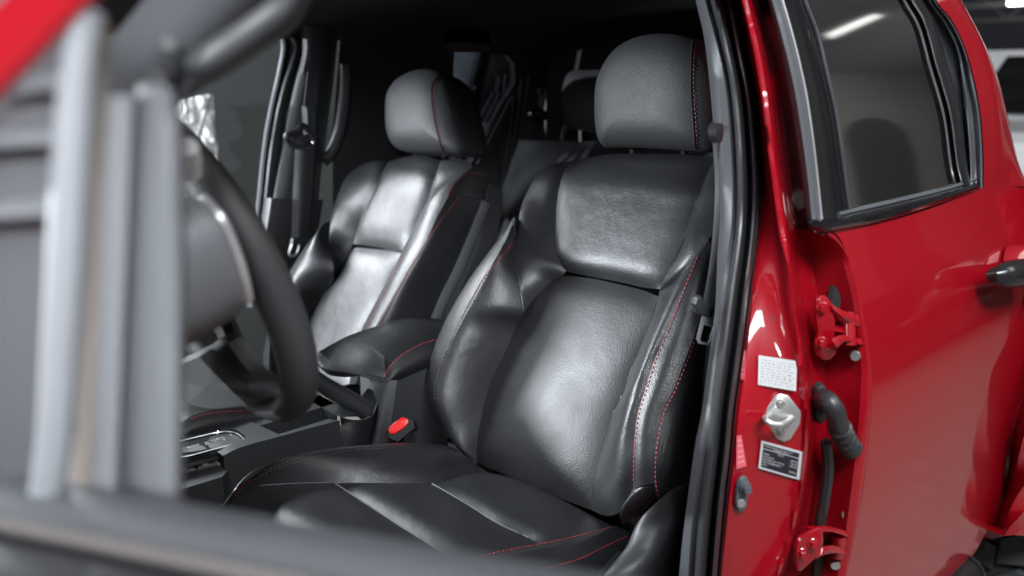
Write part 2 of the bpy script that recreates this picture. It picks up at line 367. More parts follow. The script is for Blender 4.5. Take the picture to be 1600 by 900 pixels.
# rolled front edge of the door
eo = [PS(*q, 0) for q in ((1290, 360), (1305, 368), (1330, 410), (1343, 460), (1353, 517), (1360, 567), (1362, 629), (1353, 729), (1342, 807), (1330, 869), (1312, 940))]
ei = [PS(*q, .007) for q in ((1287, 366), (1301, 378), (1313, 396), (1322, 427), (1332, 467), (1338, 507), (1346, 580), (1344, 626), (1338, 698), (1327, 791), (1315, 869), (1300, 940))]
ei2 = [p+V(.010, -.004, 0) for p in ei]; ed = [p+V(.055, -.012, 0) for p in ei]
m_ = [(a*.5+b*.5)+V(-.005, .002, 0) for a, b in zip(cr(eo, 12), cr(ei, 12))]
e = MB(); e.grid(loft([eo, m_, ei], 70, 8)); e.grid(loft([ei, ei2, ed], 70, 6)); e.build('door_edge', M['red'], DOOR)
# quarter panel behind the door
qa = [PS(*q) for q in ((1612, 290), (1638, 400), (1603, 608), (1583, 680), (1572, 758), (1559, 807), (1549, 843))]
qb = [PS(*q) for q in ((1650, 290), (1750, 400), (1790, 608), (1740, 690), (1690, 745), (1640, 800), (1598, 826))]
qc = [PS(q[0]+28, q[1]-2, -.045) for q in ((1612, 290), (1638, 400), (1603, 608), (1583, 680), (1572, 758), (1559, 807), (1552, 838))]
qb = [p+V(-.10, 0, 0) for p in qb]
e = MB(); G = loft([qa, qc, qb], 40, 18); e.grid(G); e.grid(np.stack([G[:, 0], G[:, 0]+V(.04, .004, 0)], 1)); e.grid(np.stack([G[-1], G[-1]+V(.05, 0, .0)], 1))
e.build('rear_quarter_panel', M['red'], TR)
# cab corner between window and rear
ca = [PS(*q) for q in ((1440, -60), (1463, 0), (1488, 33), (1508, 74), (1525, 136), (1533, 185), (1537, 247), (1537, 294))]
_fd = lambda y: min(1, max(0, (294-y)/150))
cs = [PS(q[0], q[1], .03*_fd(q[1])) for q in ((1462, -60), (1496, 0), (1512, 33), (1537, 82), (1558, 136), (1574, 189), (1589, 247), (1606, 290))]
cm = [a*.45+b*.55+V(-.018*_fd(y_), 0, 0) for a, b, y_ in zip(ca, cs, (-60, 0, 33, 82, 136, 189, 247, 294))]
cb = [p+V(.05, -.05, 0) for p in cs]; cc = [p+V(.3, -.10, 0) for p in cs]
e = MB(); e.grid(loft([ca, cm, cs, cb, cc], 50, 24)); e.build('cab_corner', M['red'], TR)
# window pieces on the door
def strip(name, mt, rails, parent, na=44, nb=10, **k):
    b_ = MB(); b_.grid(loft(rails, na, nb)); b_.build(name, mt, parent, **k); return b_
fl = ((1180, -60), (1199, 0), (1214, 58), (1228, 124), (1241, 200), (1252, 276), (1260, 335), (1262, 346))
fr = ((1203, -60), (1221, 0), (1241, 71), (1257, 142), (1268, 213), (1277, 289), (1283, 347), (1286, 368))
mid = lambda A, B, t: [(a[0]*(1-t)+b[0]*t, a[1]*(1-t)+b[1]*t) for a, b in zip(A, B)]
strip('window_seal', M['grey_rubber'], [[PS(*q, .045) for q in fl], [PS(*q, .016) for q in mid(fl, fr, .15)], [PS(*q, .004) for q in mid(fl, fr, .5)], [PS(*q, .008) for q in mid(fl, fr, .85)], [PS(*q, .03) for q in fr]], DOOR, nb=16)
b_ = MB(); b_.grid(np.stack([np.array([PS(*q, o_) for q in mid(fl, fr, .0)[-1:]+mid(fl, fr, .5)[-1:]+mid(fl, fr, 1.)[-1:]]) for o_ in (.006, .05)], 1)); b_.build('seal_end', M['grey_rubber'], DOOR)
dv = ((1240, -60), (1257, 0), (1277, 53), (1294, 124), (1306, 178), (1314, 231), (1321, 284), (1329, 338), (1332, 362))
strip('window_garnish', M['gloss_black'], [[PS(*q, .02) for q in fr], [PS(*q, .012) for q in mid(fr, [dv[0], dv[1], dv[2], dv[3], dv[5], dv[6], dv[7], dv[8]], .5)], [PS(*q, .014) for q in dv]], DOOR)
b_ = MB(); b_.tube([PS(q[0]+1, q[1], .012) for q in fr], .0022, 6, n=40); b_.build('chrome_line', M['silver'], DOOR)
b_ = MB(); b_.tube([PS(*q, .012) for q in dv], .0030, 8, n=40); b_.build('division_bar', M['pillar_trim'], DOOR)
rb = ((1400, -60), (1428, 0), (1447, 33), (1467, 103), (1488, 177), (1500, 263), (1507, 292), (1512, 318))
g1 = MB(); g1.grid(loft([[PS(*q, .018) for q in dv], [PS(*q, .018) for q in rb]], 30, 14)); g1.build('window_glass', M['tint'], DOOR)
strip('rear_division_bar', M['satin'], [[PS(q[0]-4, q[1], .018) for q in rb], [PS(q[0]+2, q[1], .004) for q in rb], [PS(q[0]+9, q[1], .006) for q in rb], [PS(q[0]+14, q[1], .02) for q in rb]], DOOR)
b_ = MB(); b_.tube([PS(q[0]-2, q[1], .012) for q in rb], .0025, 6, n=40); b_.build('division_edge', M['silver'], DOOR)
ri = ((1420, -60), (1447, 0), (1475, 41), (1494, 82), (1504, 164), (1508, 220), (1511, 267), (1512, 302))
g1 = MB(); g1.grid(loft([[PS(q[0]+8, q[1], .02) for q in rb], [PS(q[0]+4, q[1], .02) for q in ri]], 30, 8)); g1.build('quarter_glass', M['tint'], DOOR)
ro = ((1440, -60), (1463, 0), (1488, 33), (1508, 74), (1525, 136), (1533, 185), (1537, 247), (1537, 294))
strip('quarter_seal', M['grey_rubber'], [[PS(*q, .026) for q in ri], [PS(*q, .008) for q in mid(ri, ro, .25)], [PS(*q, .013) for q in mid(ri, ro, .5)], [PS(*q, .002) for q in mid(ri, ro, .8)], [PS(*q, .004) for q in ro]], DOOR, nb=20)
mt_ = ((1284, 344), (1405, 316), (1460, 302), (1527, 283)); mb_ = ((1292, 363), (1364, 350), (1447, 326), (1531, 295))
strip('belt_moulding', M['gloss_black'], [[PS(*q, .03) for q in mt_], [PS(q[0], q[1]+2, .002) for q in mt_], [PS(*q, -.010) for q in mid(mt_, mb_, .45)], [PS(*q, -.008) for q in mid(mt_, mb_, .85)], [PS(*q, .01) for q in mb_]], DOOR, nb=16)
b_ = MB(); b_.tube([PS(q[0]+26, q[1]-9, .010) for q in mt_[:-1]]+[PS(1524, 280, .01)], .0035, 6, n=20); b_.build('glass_sweep', M['grey_rubber'], DOOR)
b_ = MB(); b_.prism([PS(*q, -.009) for q in ((1284, 345), (1290, 343), (1297, 347), (1300, 356), (1293, 363), (1286, 356))], V(.02, 0, 0)); b_.build('moulding_end_cap', M['gloss_black'], DOOR)
# handle
b_ = MB(); b_.tube([PS(1550, 431, -.028), PS(1554, 430.5, -.036), PS(1564, 430, -.044), PS(1590, 427, -.048), PS(1660, 418, -.048), PS(1740, 405, -.046)], [.008, .019, .0225, .0235]+[.0235]*22, 18, n=120); b_.build('handle', M['handle_black'], DOOR)
b_ = MB(); b_.grid(puff([PS(*q, -.004) for q in ((1567, 408), (1570, 392), (1577, 383), (1588, 383), (1597, 390), (1620, 388), (1650, 384), (1650, 402), (1600, 406))], V(-1, 0, .15), [(1, 0), (.97, .018), (.85, .03), (.5, .036), (.02, .037)]), wrap=True); b_.build('lock_cover', M['red'], DOOR)
# interior backing of that door (dark)
b_ = MB(); b_.grid(loft([[p+V(.09, 0, 0) for p in skinT], [p+V(.09, 0, 0) for p in skinB]], 10, 10)); b_.build('inner_trim', M['dark_trim'], DOOR)

# ---- B pillar
e_l = ((1080, -60), (1090, 0), (1103, 58), (1112, 133), (1117, 191), (1123, 276), (1127, 340), (1124, 400), (1121, 469), (1115, 530), (1106, 590), (1100, 640), (1090, 690), (1080, 760), (1070, 838), (1064, 897), (1056, 970))
e_d = ((1096, -60), (1108, 0), (1123, 58), (1137, 124), (1145, 200), (1149, 289), (1148, 350), (1142, 400), (1133, 456), (1125, 515), (1117, 570), (1110, 625), (1101, 713), (1093, 776), (1087, 840), (1083, 897), (1078, 970))
e_r = ((1134, -60), (1149, 0), (1166, 89), (1179, 156), (1186, 231), (1189, 289), (1187, 345), (1182, 400), (1176, 447), (1168, 515), (1158, 590), (1150, 647), (1145, 705), (1137, 776), (1130, 850), (1126, 897), (1120, 970))
e_g = ((1152, -60), (1166, 0), (1186, 89), (1199, 170), (1206, 231), (1214, 289), (1222, 345), (1230, 400), (1237, 470), (1245, 530), (1254, 600), (1260, 651), (1257, 715), (1249, 770), (1233, 845), (1215, 897), (1190, 970))
strip('pillar_trim', M['pillar_trim'], [[PS(*q, .20) for q in e_l], [PS(q[0]-2, q[1], .125) for q in e_l], [PS(q[0]+4, q[1], .108) for q in e_l], [PS(*q, .095) for q in mid(e_l, e_d, .6)], [PS(*q, .09) for q in e_d], [PS(q[0]+4, q[1], .11) for q in e_d]], TR, 80, 20)
rl = [[PS(*q, o_) for q in mid(e_d, e_r, t_)] for t_, o_ in ((.0, .10), (.08, .085), (.25, .074), (.42, .08), (.52, .094), (.60, .083), (.72, .072), (.84, .076), (.90, .088), (.96, .080), (1.0, .10))]
strip('weatherstrip', M['rubber'], rl, TR, 90, 44)
e_s = [(q[0]+10, q[1]) for q in e_g]; 
def gap_rail(dx, top, bot): return [(q[0]+dx, q[1]) for q in e_g]
_w = lambda q: 1.0+.28*min(1, max(0, (520-q[1])/140))
jr = [[PS(q[0]-6, q[1], .10) for q in e_r], [PS(q[0]+2, q[1], .085) for q in e_r], [PS(*q, .072) for q in mid(e_r, e_g, .3)], [PS(*q, .052) for q in mid(e_r, e_g, .7)], [PS(q[0]-6, q[1], .038) for q in e_g], [PS(*q, .031) for q in e_g], [PS(q[0]+7, q[1], .036) for q in e_g], [PS(q[0]+16, q[1], .052) for q in e_g], [PS(q[0]+38*_w(q), q[1], .062) for q in e_g], [PS(q[0]+46*_w(q), q[1], .07) for q in e_g], [PS(q[0]+51*_w(q), q[1], .085) for q in e_g], [PS(q[0]+53*_w(q), q[1], .2) for q in e_g]]
pil = strip('door_pillar', M['red'], jr, TR, 90, 90); PIL = pil.obj
# panel behind the shut gap; its black colour stands for shade on red paint
b_ = MB(); b_.grid(loft([[PS(1285, y_, .20) for y_ in (340, 500, 700, 960)], [PS(1400, y_, .20) for y_ in (340, 500, 700, 960)]], 20, 4)); b_.build('jamb_shade', M['carpet'], TR)
def onp(lst, px, py, lift=.0, d0=None):
    d = ray(px, py); best = None
    for s_ in lst:
        h = s_.bvh().ray_cast(Vector(CAM), Vector(d/np.linalg.norm(d)))
        if h[0] is not None and (best is None or h[3] < best[1]): best = (np.array(h[0]), h[3], np.array(h[1]))
    if best is None: return None, None
    n = best[2]
    if np.dot(n, d) > 0: n = -n
    return best[0]+n*lift, n
def quad_plane(px_quad, lst, lift):
    P = [onp(lst, *q, lift)[0] for q in px_quad]; return P
def fitplane(cx, cy, lst, lift):
    p, n = onp(lst, cx, cy, lift); n2 = n.copy(); n2 /= np.linalg.norm(n2); return p, n2
def text_mesh(mb, txt, o, ux, uy, size, align='LEFT', bold=0.0):
    c = bpy.data.curves.new('t', 'FONT'); c.body = txt; c.size = size; c.align_x = align; c.offset = bold; c.resolution_u = 2
    ob = bpy.data.objects.new('t', c); COL.objects.link(ob); bpy.context.view_layer.update()
    me = bpy.data.meshes.new_from_object(ob.evaluated_get(bpy.context.evaluated_depsgraph_get()))
    vs = [o+ux*v_.co.x+uy*v_.co.y for v_ in me.vertices]; mb.add(vs, [tuple(p_.vertices) for p_ in me.polygons])
    bpy.data.objects.remove(ob); bpy.data.curves.remove(c); bpy.data.meshes.remove(me)
# white sticker
po, pn = fitplane(1214, 583, [pil], .004)
def sticker(quad, o, n): return [PL(*q, o, n) for q in quad]
Q = sticker(((1185, 555), (1245, 564), (1243.5, 611), (1184, 601)), po+pn*.001, pn)
b_ = MB(); b_.prism(Q, pn*.0008); WL = b_.build('information_label', M['white_label'], TR, False, label='white paper label with faint grey print above the striker')
b_ = MB(); ux = Q[1]-Q[0]; uy = Q[3]-Q[0]
def cell(mb, Q, u0, v0, u1, v1, n, lift):
    f_ = lambda u, v: (Q[0]*(1-u)+Q[1]*u)*(1-v)+(Q[3]*(1-u)+Q[2]*u)*v+n*lift
    mb.add([f_(u0, v0), f_(u1, v0), f_(u1, v1), f_(u0, v1)], [(0, 1, 2, 3)])
for k in range(9):
    v = .12+k*.095; u = .06
    while u < .9:
        L_ = random.uniform(.03, .12); cell(b_, Q, u, v, min(.94, u+L_), v+.028, pn, .0012); u += L_+random.uniform(.02, .08)
b_.build('print', M['grey_print'], WL, False)
b_ = MB()
for u, v in ((.38, .62), (.51, .63), (.70, .655), (.83, .665), (.83, .53)): cell(b_, Q, u-.014, v-.016, u+.014, v+.016, pn, .0014)
b_.build('ink_dots', M['black_print'], WL, False)
# black-and-white weight label
po, pn = fitplane(1218, 720, [pil], .003)
Q = sticker(((1189.5, 688), (1254.5, 706), (1249.5, 750), (1184.5, 731)), po+pn*.001, pn)
b_ = MB(); b_.prism(Q, pn*.0008); BL = b_.build('weight_label', M['white_label'], TR, False, label='black label with white print and white border below the striker')
b_ = MB(); cell(b_, Q, .05, .08, .91, .20+.05, pn, .0011); cell(b_, Q, .05, .275, .91, .93, pn, .0011); b_.build('print_ground', M['black_print'], BL, False)
b_ = MB(); ux = (Q[1]-Q[0]); Wd = np.linalg.norm(ux); ux = ux/Wd; vy = Q[0]-Q[3]; Hd = np.linalg.norm(vy); uyv = vy/Hd
rows = [('TOYOTA HILUX 4x4 2.7 F', .08, .19, 'L', .075), ('CABINE DUPLA', .48, .262, 'C', .07), ('PESOS', .48, .375, 'C', .07), ('TARA:', .07, .46, 'L', .07), ('LOTA\u00c7\u00c3O:', .07, .56, 'L', .07), ('PESO BRUTO TOTAL:', .07, .66, 'L', .07), ('PBT COMBINADO', .07, .76, 'L', .07), ('CMT', .07, .86, 'L', .07), (':', .52, .86, 'L', .07),
        ('1870 Kg', .89, .46, 'R', .07), ('830 Kg', .89, .56, 'R', .07), ('2700 Kg', .89, .66, 'R', .07), ('5300 Kg', .89, .86, 'R', .07)]
for t_, u, v, al, sz in rows:
    o_ = Q[0]+(Q[1]-Q[0])*u+(Q[3]-Q[0])*v+pn*.0014
    text_mesh(b_, t_, o_, ux, uyv, sz*Wd*.78, {'L': 'LEFT', 'C': 'CENTER', 'R': 'RIGHT'}[al], .0)
b_.build('white_lettering', M['white_label'], BL, False)
# faded red labels by the weatherstrip
for quad in (((1160, 546), (1166, 548), (1163, 594), (1156, 592)), ((1151, 681), (1158, 680), (1166, 728), (1150, 733))):
    po, pn = fitplane(sum(q[0] for q in quad)/4, sum(q[1] for q in quad)/4, [pil], .003)
    Q = sticker(quad, po, pn)
    b_ = MB(); b_.prism(Q, pn*.0006); t_ = b_.build('caution_label', M['pink_label'], TR, False)
    b_ = MB()
    for k in range(5): cell(b_, Q, .15, .12+.17*k, .85, .16+.17*k, pn, .0009)
    b_.build('print', M['pink_print'], t_, False)
# striker
po, pn = fitplane(1221, 650, [pil], .0)
pn = pn+V(0, .35, 0); pn /= np.linalg.norm(pn)
poly = ((1218, 614.5), (1230.6, 617), (1250, 641), (1250.5, 648), (1248.5, 662), (1234, 685), (1224, 689), (1213, 684), (1193.5, 652), (1193, 643), (1211, 617.5))
b_ = MB(); b_.prism([PL(*q, po, pn, .002) for q in poly], pn*.005, bev=.4); ST = b_.build('door_striker', M['steel'], TR)
for q in ((1219.5, 630.5), (1220.5, 675.5)):
    b_ = MB(); b_.disc(PL(*q, po, pn, .006), pn, .006, .003); b_.disc(PL(*q, po, pn, .008), pn, .003, .003, 6); b_.build('bolt', M['steel'], ST)
lp = [PL(1237, 653, po, pn, .006), PL(1230, 660, po, pn, .018), PL(1218, 664, po, pn, .030), PL(1203, 661, po, pn, .032), PL(1196, 655, po, pn, .028), PL(1202, 650, po, pn, .006)]
b_ = MB(); b_.tube(lp, .0042, 10, n=30); b_.build('loop', M['steel'], ST)
# door switch
po, pn = fitplane(1157, 772, [pil], .0); pn = pn+V(0, .3, 0); pn /= np.linalg.norm(pn)
b_ = MB(); b_.prism([PL(*q, po, pn, .004) for q in ((1149.5, 757), (1152, 748), (1157, 743), (1164, 743), (1169, 750), (1168, 770), (1165, 790), (1161, 797), (1154, 799), (1147, 792), (1146.5, 780))], pn*.005, bev=.4); SW = b_.build('door_switch', M['grey_rubber'], TR)
b_ = MB(); c_ = PL(1163, 760, po, pn, .008); b_.disc(c_, pn, .008, .006); b_.disc(c_+pn*.006, pn, .0055, .007); b_.build('plunger', M['grey_rubber'], SW)
b_ = MB(); b_.disc(PL(1157, 786, po, pn, .008), pn, .006, .003); b_.build('screw', M['steel'], SW)
# hinges
def hinge(plate, bolts, arms, knuckle, off):
    n = V(-.75, .66, 0); o = PS(*plate[0], off)
    b_ = MB(); b_.prism([PL(*q, o, n, 0) for q in plate], n*.007, bev=.35); H = b_.build('door_hinge', M['red'], TR)
    for q in bolts:
        b_ = MB(); c_ = PL(*q, o, n, .006); b_.disc(c_, n, .0085, .003); b_.disc(c_+n*.002, n, .0055, .007, 6); b_.build('bolt', M['red'], H)
    for a, b2, w_ in arms:
        A = [PS(*q, off_) for q, off_ in a]; Bq = [PS(*q, off_) for q, off_ in b2]
        b_ = MB(); G = loft([A, [(p+q_)/2+V(-.006, .004, 0) for p, q_ in zip(A, Bq)], Bq, [q_+V(.02, 0, 0) for q_ in Bq]], 16, 10); b_.grid(G); b_.build('arm', M['red'], H)
    b_ = MB(); b_.tube([PS(*q, .012) for q in knuckle], .009, 12); b_.build('pin', M['red'], H)
hinge(((1273, 466), (1279, 461), (1288, 461), (1296, 470), (1299, 480), (1303, 500), (1302, 520), (1306, 535), (1303, 552), (1294, 560), (1282, 560), (1273, 552), (1270, 540), (1275, 515), (1270, 490)),
      ((1284, 481), (1282, 535)),
      [([((1296, 472), .016), ((1310, 482), .010), ((1340, 492), .004)], [((1299, 492), .020), ((1312, 502), .016), ((1342, 516), .008)], 1), ([((1299, 505), .026), ((1315, 510), .020), ((1345, 516), .020)], [((1300, 520), .026), ((1315, 522), .020), ((1345, 528), .020)], 1), ([((1300, 530), .016), ((1312, 524), .010), ((1345, 530), .004)], [((1303, 548), .020), ((1318, 535), .016), ((1345, 541), .008)], 1)],
      ((1325, 488), (1327, 540)), .030)
hinge(((1240, 848), (1247, 836), (1275, 822), (1283, 823), (1284, 845), (1279, 862), (1250, 889), (1243, 888), (1240, 872)),
      ((1253, 864), (1270, 849)),
      [([((1276, 822), .016), ((1292, 822), .010), ((1330, 832), .004)], [((1280, 832), .020), ((1292, 830), .016), ((1328, 842), .008)], 1), ([((1279, 858), .016), ((1290, 853), .010), ((1328, 858), .004)], [((1262, 878), .020), ((1286, 866), .016), ((1326, 868), .008)], 1)],
      ((1311, 836), (1308, 868)), .030)
# wiring boot
po = PS(1283, 630, .042); pn = V(-.8, .6, 0)
b_ = MB(); b_.grid(puff([PL(*q, po, pn) for q in ((1268, 612), (1271, 601), (1277, 596), (1284, 598), (1288, 608), (1288, 640), (1285, 655), (1277, 660), (1269, 650))], pn, [(1, 0), (1, .006), (.85, .011), (.4, .012), (.02, .012)], 40), wrap=True); WB = b_.build('wiring_boot', M['rubber'], TR)
bp = cr([PS(1282, 628, .036), PS(1294, 626, .012), PS(1304, 640, .004), PS(1309, 660, .006), PS(1318, 682, .009), PS(1328, 698, .012), PS(1338, 708, .03)], 90)
rr_ = [.0125+(.0030*sin(i*.95) if 34 < i < 88 else 0) for i in range(90)]
b_ = MB(); b_.tube(bp, rr_, 14); b_.build('corrugated_tube', M['rubber'], WB)
b_ = MB(); b_.tube([PS(1291, 690, .034), PS(1294, 730, .034), PS(1288, 780, .036), PS(1281, 820, .038), PS(1276, 900, .04), PS(1272, 960, .04)], .008, 8, n=30); b_.build('lower_seal', M['rubber'], TR)
b_ = MB(); b_.tube([PS(1300, 376, .03), PS(1305, 400, .034), PS(1306, 440, .036), PS(1302, 480, .036), PS(1298, 520, .036)], .009, 8, n=20); b_.build('gap_seal', M['carpet'], TR)
for q in ((1336, 555), (1322, 802), (1305, 881)):
    p = PS(*q, .014); b_ = MB(); b_.disc(p, V(-.5, .85, 0), .007, .006); b_.build('door_bolt', M['steel'], TR)

# ---- tyre, step bar
ty = MB(); cy, cz, R0 = -2.33, .42, .42; xa, xb = -.10, .18
prof_ = [(xa+.03, .27), (xa-.005, .33), (xa, .375), (xa+.025, .395), (xa+.06, .40), (xb-.06, .40), (xb-.025, .395), (xb, .37), (xb-.02, .27)]
G = np.array([[V(x, cy+r_*cos(a), cz+r_*sin(a)) for x, r_ in prof_] for a in np.linspace(0, 2*pi, 97)]); ty.grid(G); TY = ty.build('rear_wheel', M['tyre'], TR)
b_ = MB(); b_.disc(V(xa+.05, cy, cz), V(-1, 0, 0), .27, .015, 32); b_.build('rim', M['satin'], TY)
nb_ = 0
for k in range(30):
    a0 = 2*pi*k/30
    for row, (u0, u1, sh) in enumerate(((-.108, -.030, 0), (-.022, .034, .5), (.042, .098, 0), (.106, .188, .5))):
        def tp(x, a, r_): return V(x, cy+r_*cos(a), cz+r_*sin(a))
        s_ = 2*pi/30; a = a0+sh*s_; w_ = s_*.36; sk = .25*s_*(1 if row % 2 else -1)
        base = [tp(u0, a-w_, .385), tp(u1, a-w_+sk, .39), tp(u1, a+w_+sk, .39), tp((u0+u1)/2, a+w_*1.2, .39), tp(u0, a+w_, .385)]
        top_ = [tp(u0+.006*(row == 0), a-w_*.9, .414), tp(u1, a-w_*.9+sk, .418), tp(u1, a+w_*.9+sk, .418), tp((u0+u1)/2, a+w_*1.1, .418), tp(u0+.006*(row == 0), a+w_*.9, .414)]
        b_ = MB(); b_.add(base+top_, [(5, 6, 7, 8, 9)]+[(i, (i+1) % 5, 5+(i+1) % 5, 5+i) for i in range(5)]); b_.build('tread_block', M['tyre'], TY, False)
b_ = MB(); c_ = PS(1508, 893, .0); b_.tube([c_, c_+V(0, 1.2, 0)], .032, 20); b_.tube([c_+V(0, -.004, 0), c_+V(0, .006, 0)], .036, 20); b_.build('side_step', M['satin'], TR)

# ---- roof and far shell of the cab
def tap(G):
    for i in range(G.shape[0]):
        for j in range(G.shape[1]):
            y = G[i, j, 1]; xm = .12+.30*min(1, max(0, (-1.25-y)/.73)); G[i, j, 0] = xm+(G[i, j, 0]-.12)*(1.42-xm)/(1.42-.12)
    return G
G = np.array([[V(x, y, z) for x, z in ((.12, 1.69), (.2, 1.745), (.5, 1.775), (.76, 1.78), (1.02, 1.775), (1.32, 1.745), (1.42, 1.69))] for y in np.linspace(-.42, -2.0, 10)]); G = tap(G); b_ = MB(); b_.grid(G); b_.build('roof', M['red'], TR)
G = np.array([[V(x, y, z-.02*max(0, (y+.9))-.03*max(0, -1.5-y)) for x, z in ((.10, 1.60), (.15, 1.66), (.3, 1.69), (.76, 1.70), (1.22, 1.69), (1.36, 1.66), (1.44, 1.60))] for y in np.linspace(-.45, -2.0, 12)]); G = tap(G); b_ = MB(); b_.grid(G); b_.build('headliner', M['headliner'], TR)
# rear bulkhead with back window
bk = MB(); O4 = [V(.36, -1.98, .5), V(1.46, -1.98, .5), V(1.46, -1.98, 1.74), V(.42, -1.98, 1.74)]; I4 = [V(.48, -1.98, 1.33), V(1.18, -1.98, 1.33), V(1.14, -1.98, 1.57), V(.52, -1.98, 1.57)]
bk.add(O4+I4, [(i, (i+1) % 4, 4+(i+1) % 4, 4+i) for i in range(4)]); BK = bk.build('rear_bulkhead', M['carpet'], TR, False)
b_ = MB(); b_.add([p+V(0, -.002, 0) for p in I4], [(0, 1, 2, 3)]); b_.build('back_window', M['tint_back'], BK)
# cab floor
b_ = MB(); b_.box((.0, -2.0, .48), (1.5, .5, .52)); b_.build('cab_floor', M['carpet'], TR, False)
b_ = MB(); b_.box((-.03, -1.0, .42), (.12, .2, .60)); b_.build('sill', M['red'], TR, False)

# ---- far side (passenger side): pillars, door, windows
XF = 1.50
def tx(z): return XF-.22*max(0, z-1.3)
def PF(px, py, off=0.0):
    p = PX(px, py, XF)
    for _ in range(10): p = PX(px, py, tx(p[2])+off)
    return p
# far B pillar: window seal strips, trim
s1 = ((440, 57), (443, 72), (437, 110), (428, 150), (418, 200), (410, 260), (405, 310), (399, 360), (392, 400), (386, 450))
s2 = ((455, 57), (462, 70), (456, 100), (446, 130), (436, 170), (427, 220), (421, 265), (416, 310), (410, 360), (404, 400), (398, 450))
bt = empty('far_b_pillar', tuple(PF(470, 250)))
bt.parent = TR; bt.location = tuple(WPOS[bt.name]-WPOS['pickup_truck'])
b_ = MB(); b_.grid(loft([[PF(q[0]-4, q[1], .03) for q in s1], [PF(*q, .0) for q in s1], [PF(q[0]+4, q[1], .0) for q in s1], [PF(q[0]+7, q[1], .02) for q in s1]], 50, 12)); b_.build('window_seal', M['grey_rubber'], bt)
b_ = MB(); b_.grid(loft([[PF(q[0]+6, q[1], .02) for q in s1], [PF(q[0]-2, q[1], -.01) for q in s2], [PF(q[0]+8, q[1], -.005) for q in s2], [PF(q[0]+16, q[1], .02) for q in s2]], 50, 14)); b_.build('door_frame', M['pillar_trim'], bt)
pr = ((530, 40), (526, 80), (521, 130), (514, 180), (508, 230), (502, 270), (498, 312))
pl = ((462, 40), (466, 80), (452, 130), (440, 180), (432, 230), (424, 270), (416, 312))
b_ = MB(); b_.grid(loft([[PF(*q, .02) for q in pl], [PF(*q, -.03) for q in mid(pl, pr, .2)], [PF(*q, -.04) for q in mid(pl, pr, .7)], [PF(*q, .0) for q in pr]], 40, 14)); b_.build('upper_trim', M['dark_trim'], bt)
b_ = MB(); b_.prism([PF(*q, -.043) for q in ((480, 112), (498, 112), (494, 168), (474, 168))], V(-.003, 0, 0)); b_.build('adjuster_slot', M['plastic'], bt)
lr = ((505, 312), (500, 345), (490, 385), (480, 430), (470, 480)); ll = ((410, 309), (405, 345), (398, 385), (392, 430), (385, 480))
b_ = MB(); b_.grid(loft([[PF(*q, .02) for q in ll], [PF(*q, -.045) for q in mid(ll, lr, .12)], [PF(*q, -.05) for q in mid(ll, lr, .6)], [PF(*q, -.03) for q in lr]], 30, 14)); b_.build('lower_trim', M['plastic'], bt)
# far belt
sb = empty('seat_belt', tuple(PF(475, 280, -.06))); sb.parent = TR; sb.location = tuple(WPOS[sb.name]-WPOS['pickup_truck']); sb['label'] = 'passenger seat belt hanging on the far pillar'
wl = ((461, 228), (459, 270), (457, 310), (456, 345), (455, 372)); wr = ((493, 222), (490, 260), (487, 310), (484, 345), (481, 372))
b_ = MB(); b_.grid(loft([[PF(*q, -.055) for q in wl], [PF(*q, -.068) for q in mid(wl, wr, .4)], [PF(*q, -.058) for q in wr]], 24, 8)); b_.build('webbing', M['webbing'], sb)
b_ = MB(); b_.prism([PF(*q, -.045) for q in ((471, 166), (484, 164), (488, 175), (487, 208), (474, 210))], V(-.022, 0, 0), bev=.4); b_.build('height_slider', M['plastic'], sb)
b_ = MB(); b_.tube([PF(*q, -.075) for q in ((452, 223), (447, 218), (449, 212), (462, 206), (472, 196), (484, 206), (491, 216), (490, 226), (478, 229), (462, 228), (452, 223))], .008, 8, n=40); b_.build('d_ring', M['satin'], sb)
b_ = MB(); b_.prism([PF(*q, -.065) for q in ((453, 372), (480, 368), (478, 378), (466, 382), (452, 380))], V(-.012, 0, 0), bev=.4); b_.build('tongue_cover', M['plastic'], sb)
b_ = MB(); b_.tube([PF(*q, -.07) for q in ((456, 381), (452, 397), (457, 400), (464, 395), (467, 382))], .0035, 6, n=20); b_.build('tongue', M['silver'], sb)
# far grab bar / rear door seal
b_ = MB(); b_.tube([PF(*q, -.01) for q in ((541, 100), (541, 130), (537, 172), (529, 213), (515, 243), (505, 252))], .016, 10, n=30); b_.build('grab_bar', M['dark_trim'], TR)
# far rear door with window
FD = MB()
def PFr(px, py, off=0.0): return PF(px, py, off)
hole = [(711, 72), (757, 81), (792, 87), (803, 100), (804, 130), (770, 190), (738, 252), (730, 262), (700, 275), (706, 200), (709, 100)]
outer = [(600, -60), (720, -60), (840, -60), (870, 60), (845, 200), (800, 330), (790, 420), (700, 480), (520, 480), (520, 200), (540, -40)]
Ho = [PFr(*q) for q in hole]; Oo = [PFr(*q) for q in outer]
FD.add(Ho+Oo, [(i, (i+1) % 11, 11+(i+1) % 11, 11+i) for i in range(11)]); FDO = FD.build('far_rear_door', M['dark_trim'], TR, False)
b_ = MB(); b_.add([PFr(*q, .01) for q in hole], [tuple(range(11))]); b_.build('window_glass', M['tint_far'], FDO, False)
b_ = MB(); b_.grid(loft([[PFr(757, 78, -.012), PFr(738, 160, -.012), PFr(720, 250, -.012)], [PFr(768, 80, -.012), PFr(749, 160, -.012), PFr(731, 250, -.012)]], 14, 3)); b_.build('division_bar', M['satin'], FDO)
for q in (((790, 151), (762, 200), (731, 248)), ((799, 152), (772, 205), (745, 257)), ):
    b_ = MB(); b_.tube([PFr(*a, -.02) for a in q], .0035, 6, n=16); b_.build('window_sill', M['pillar_trim'], FDO)
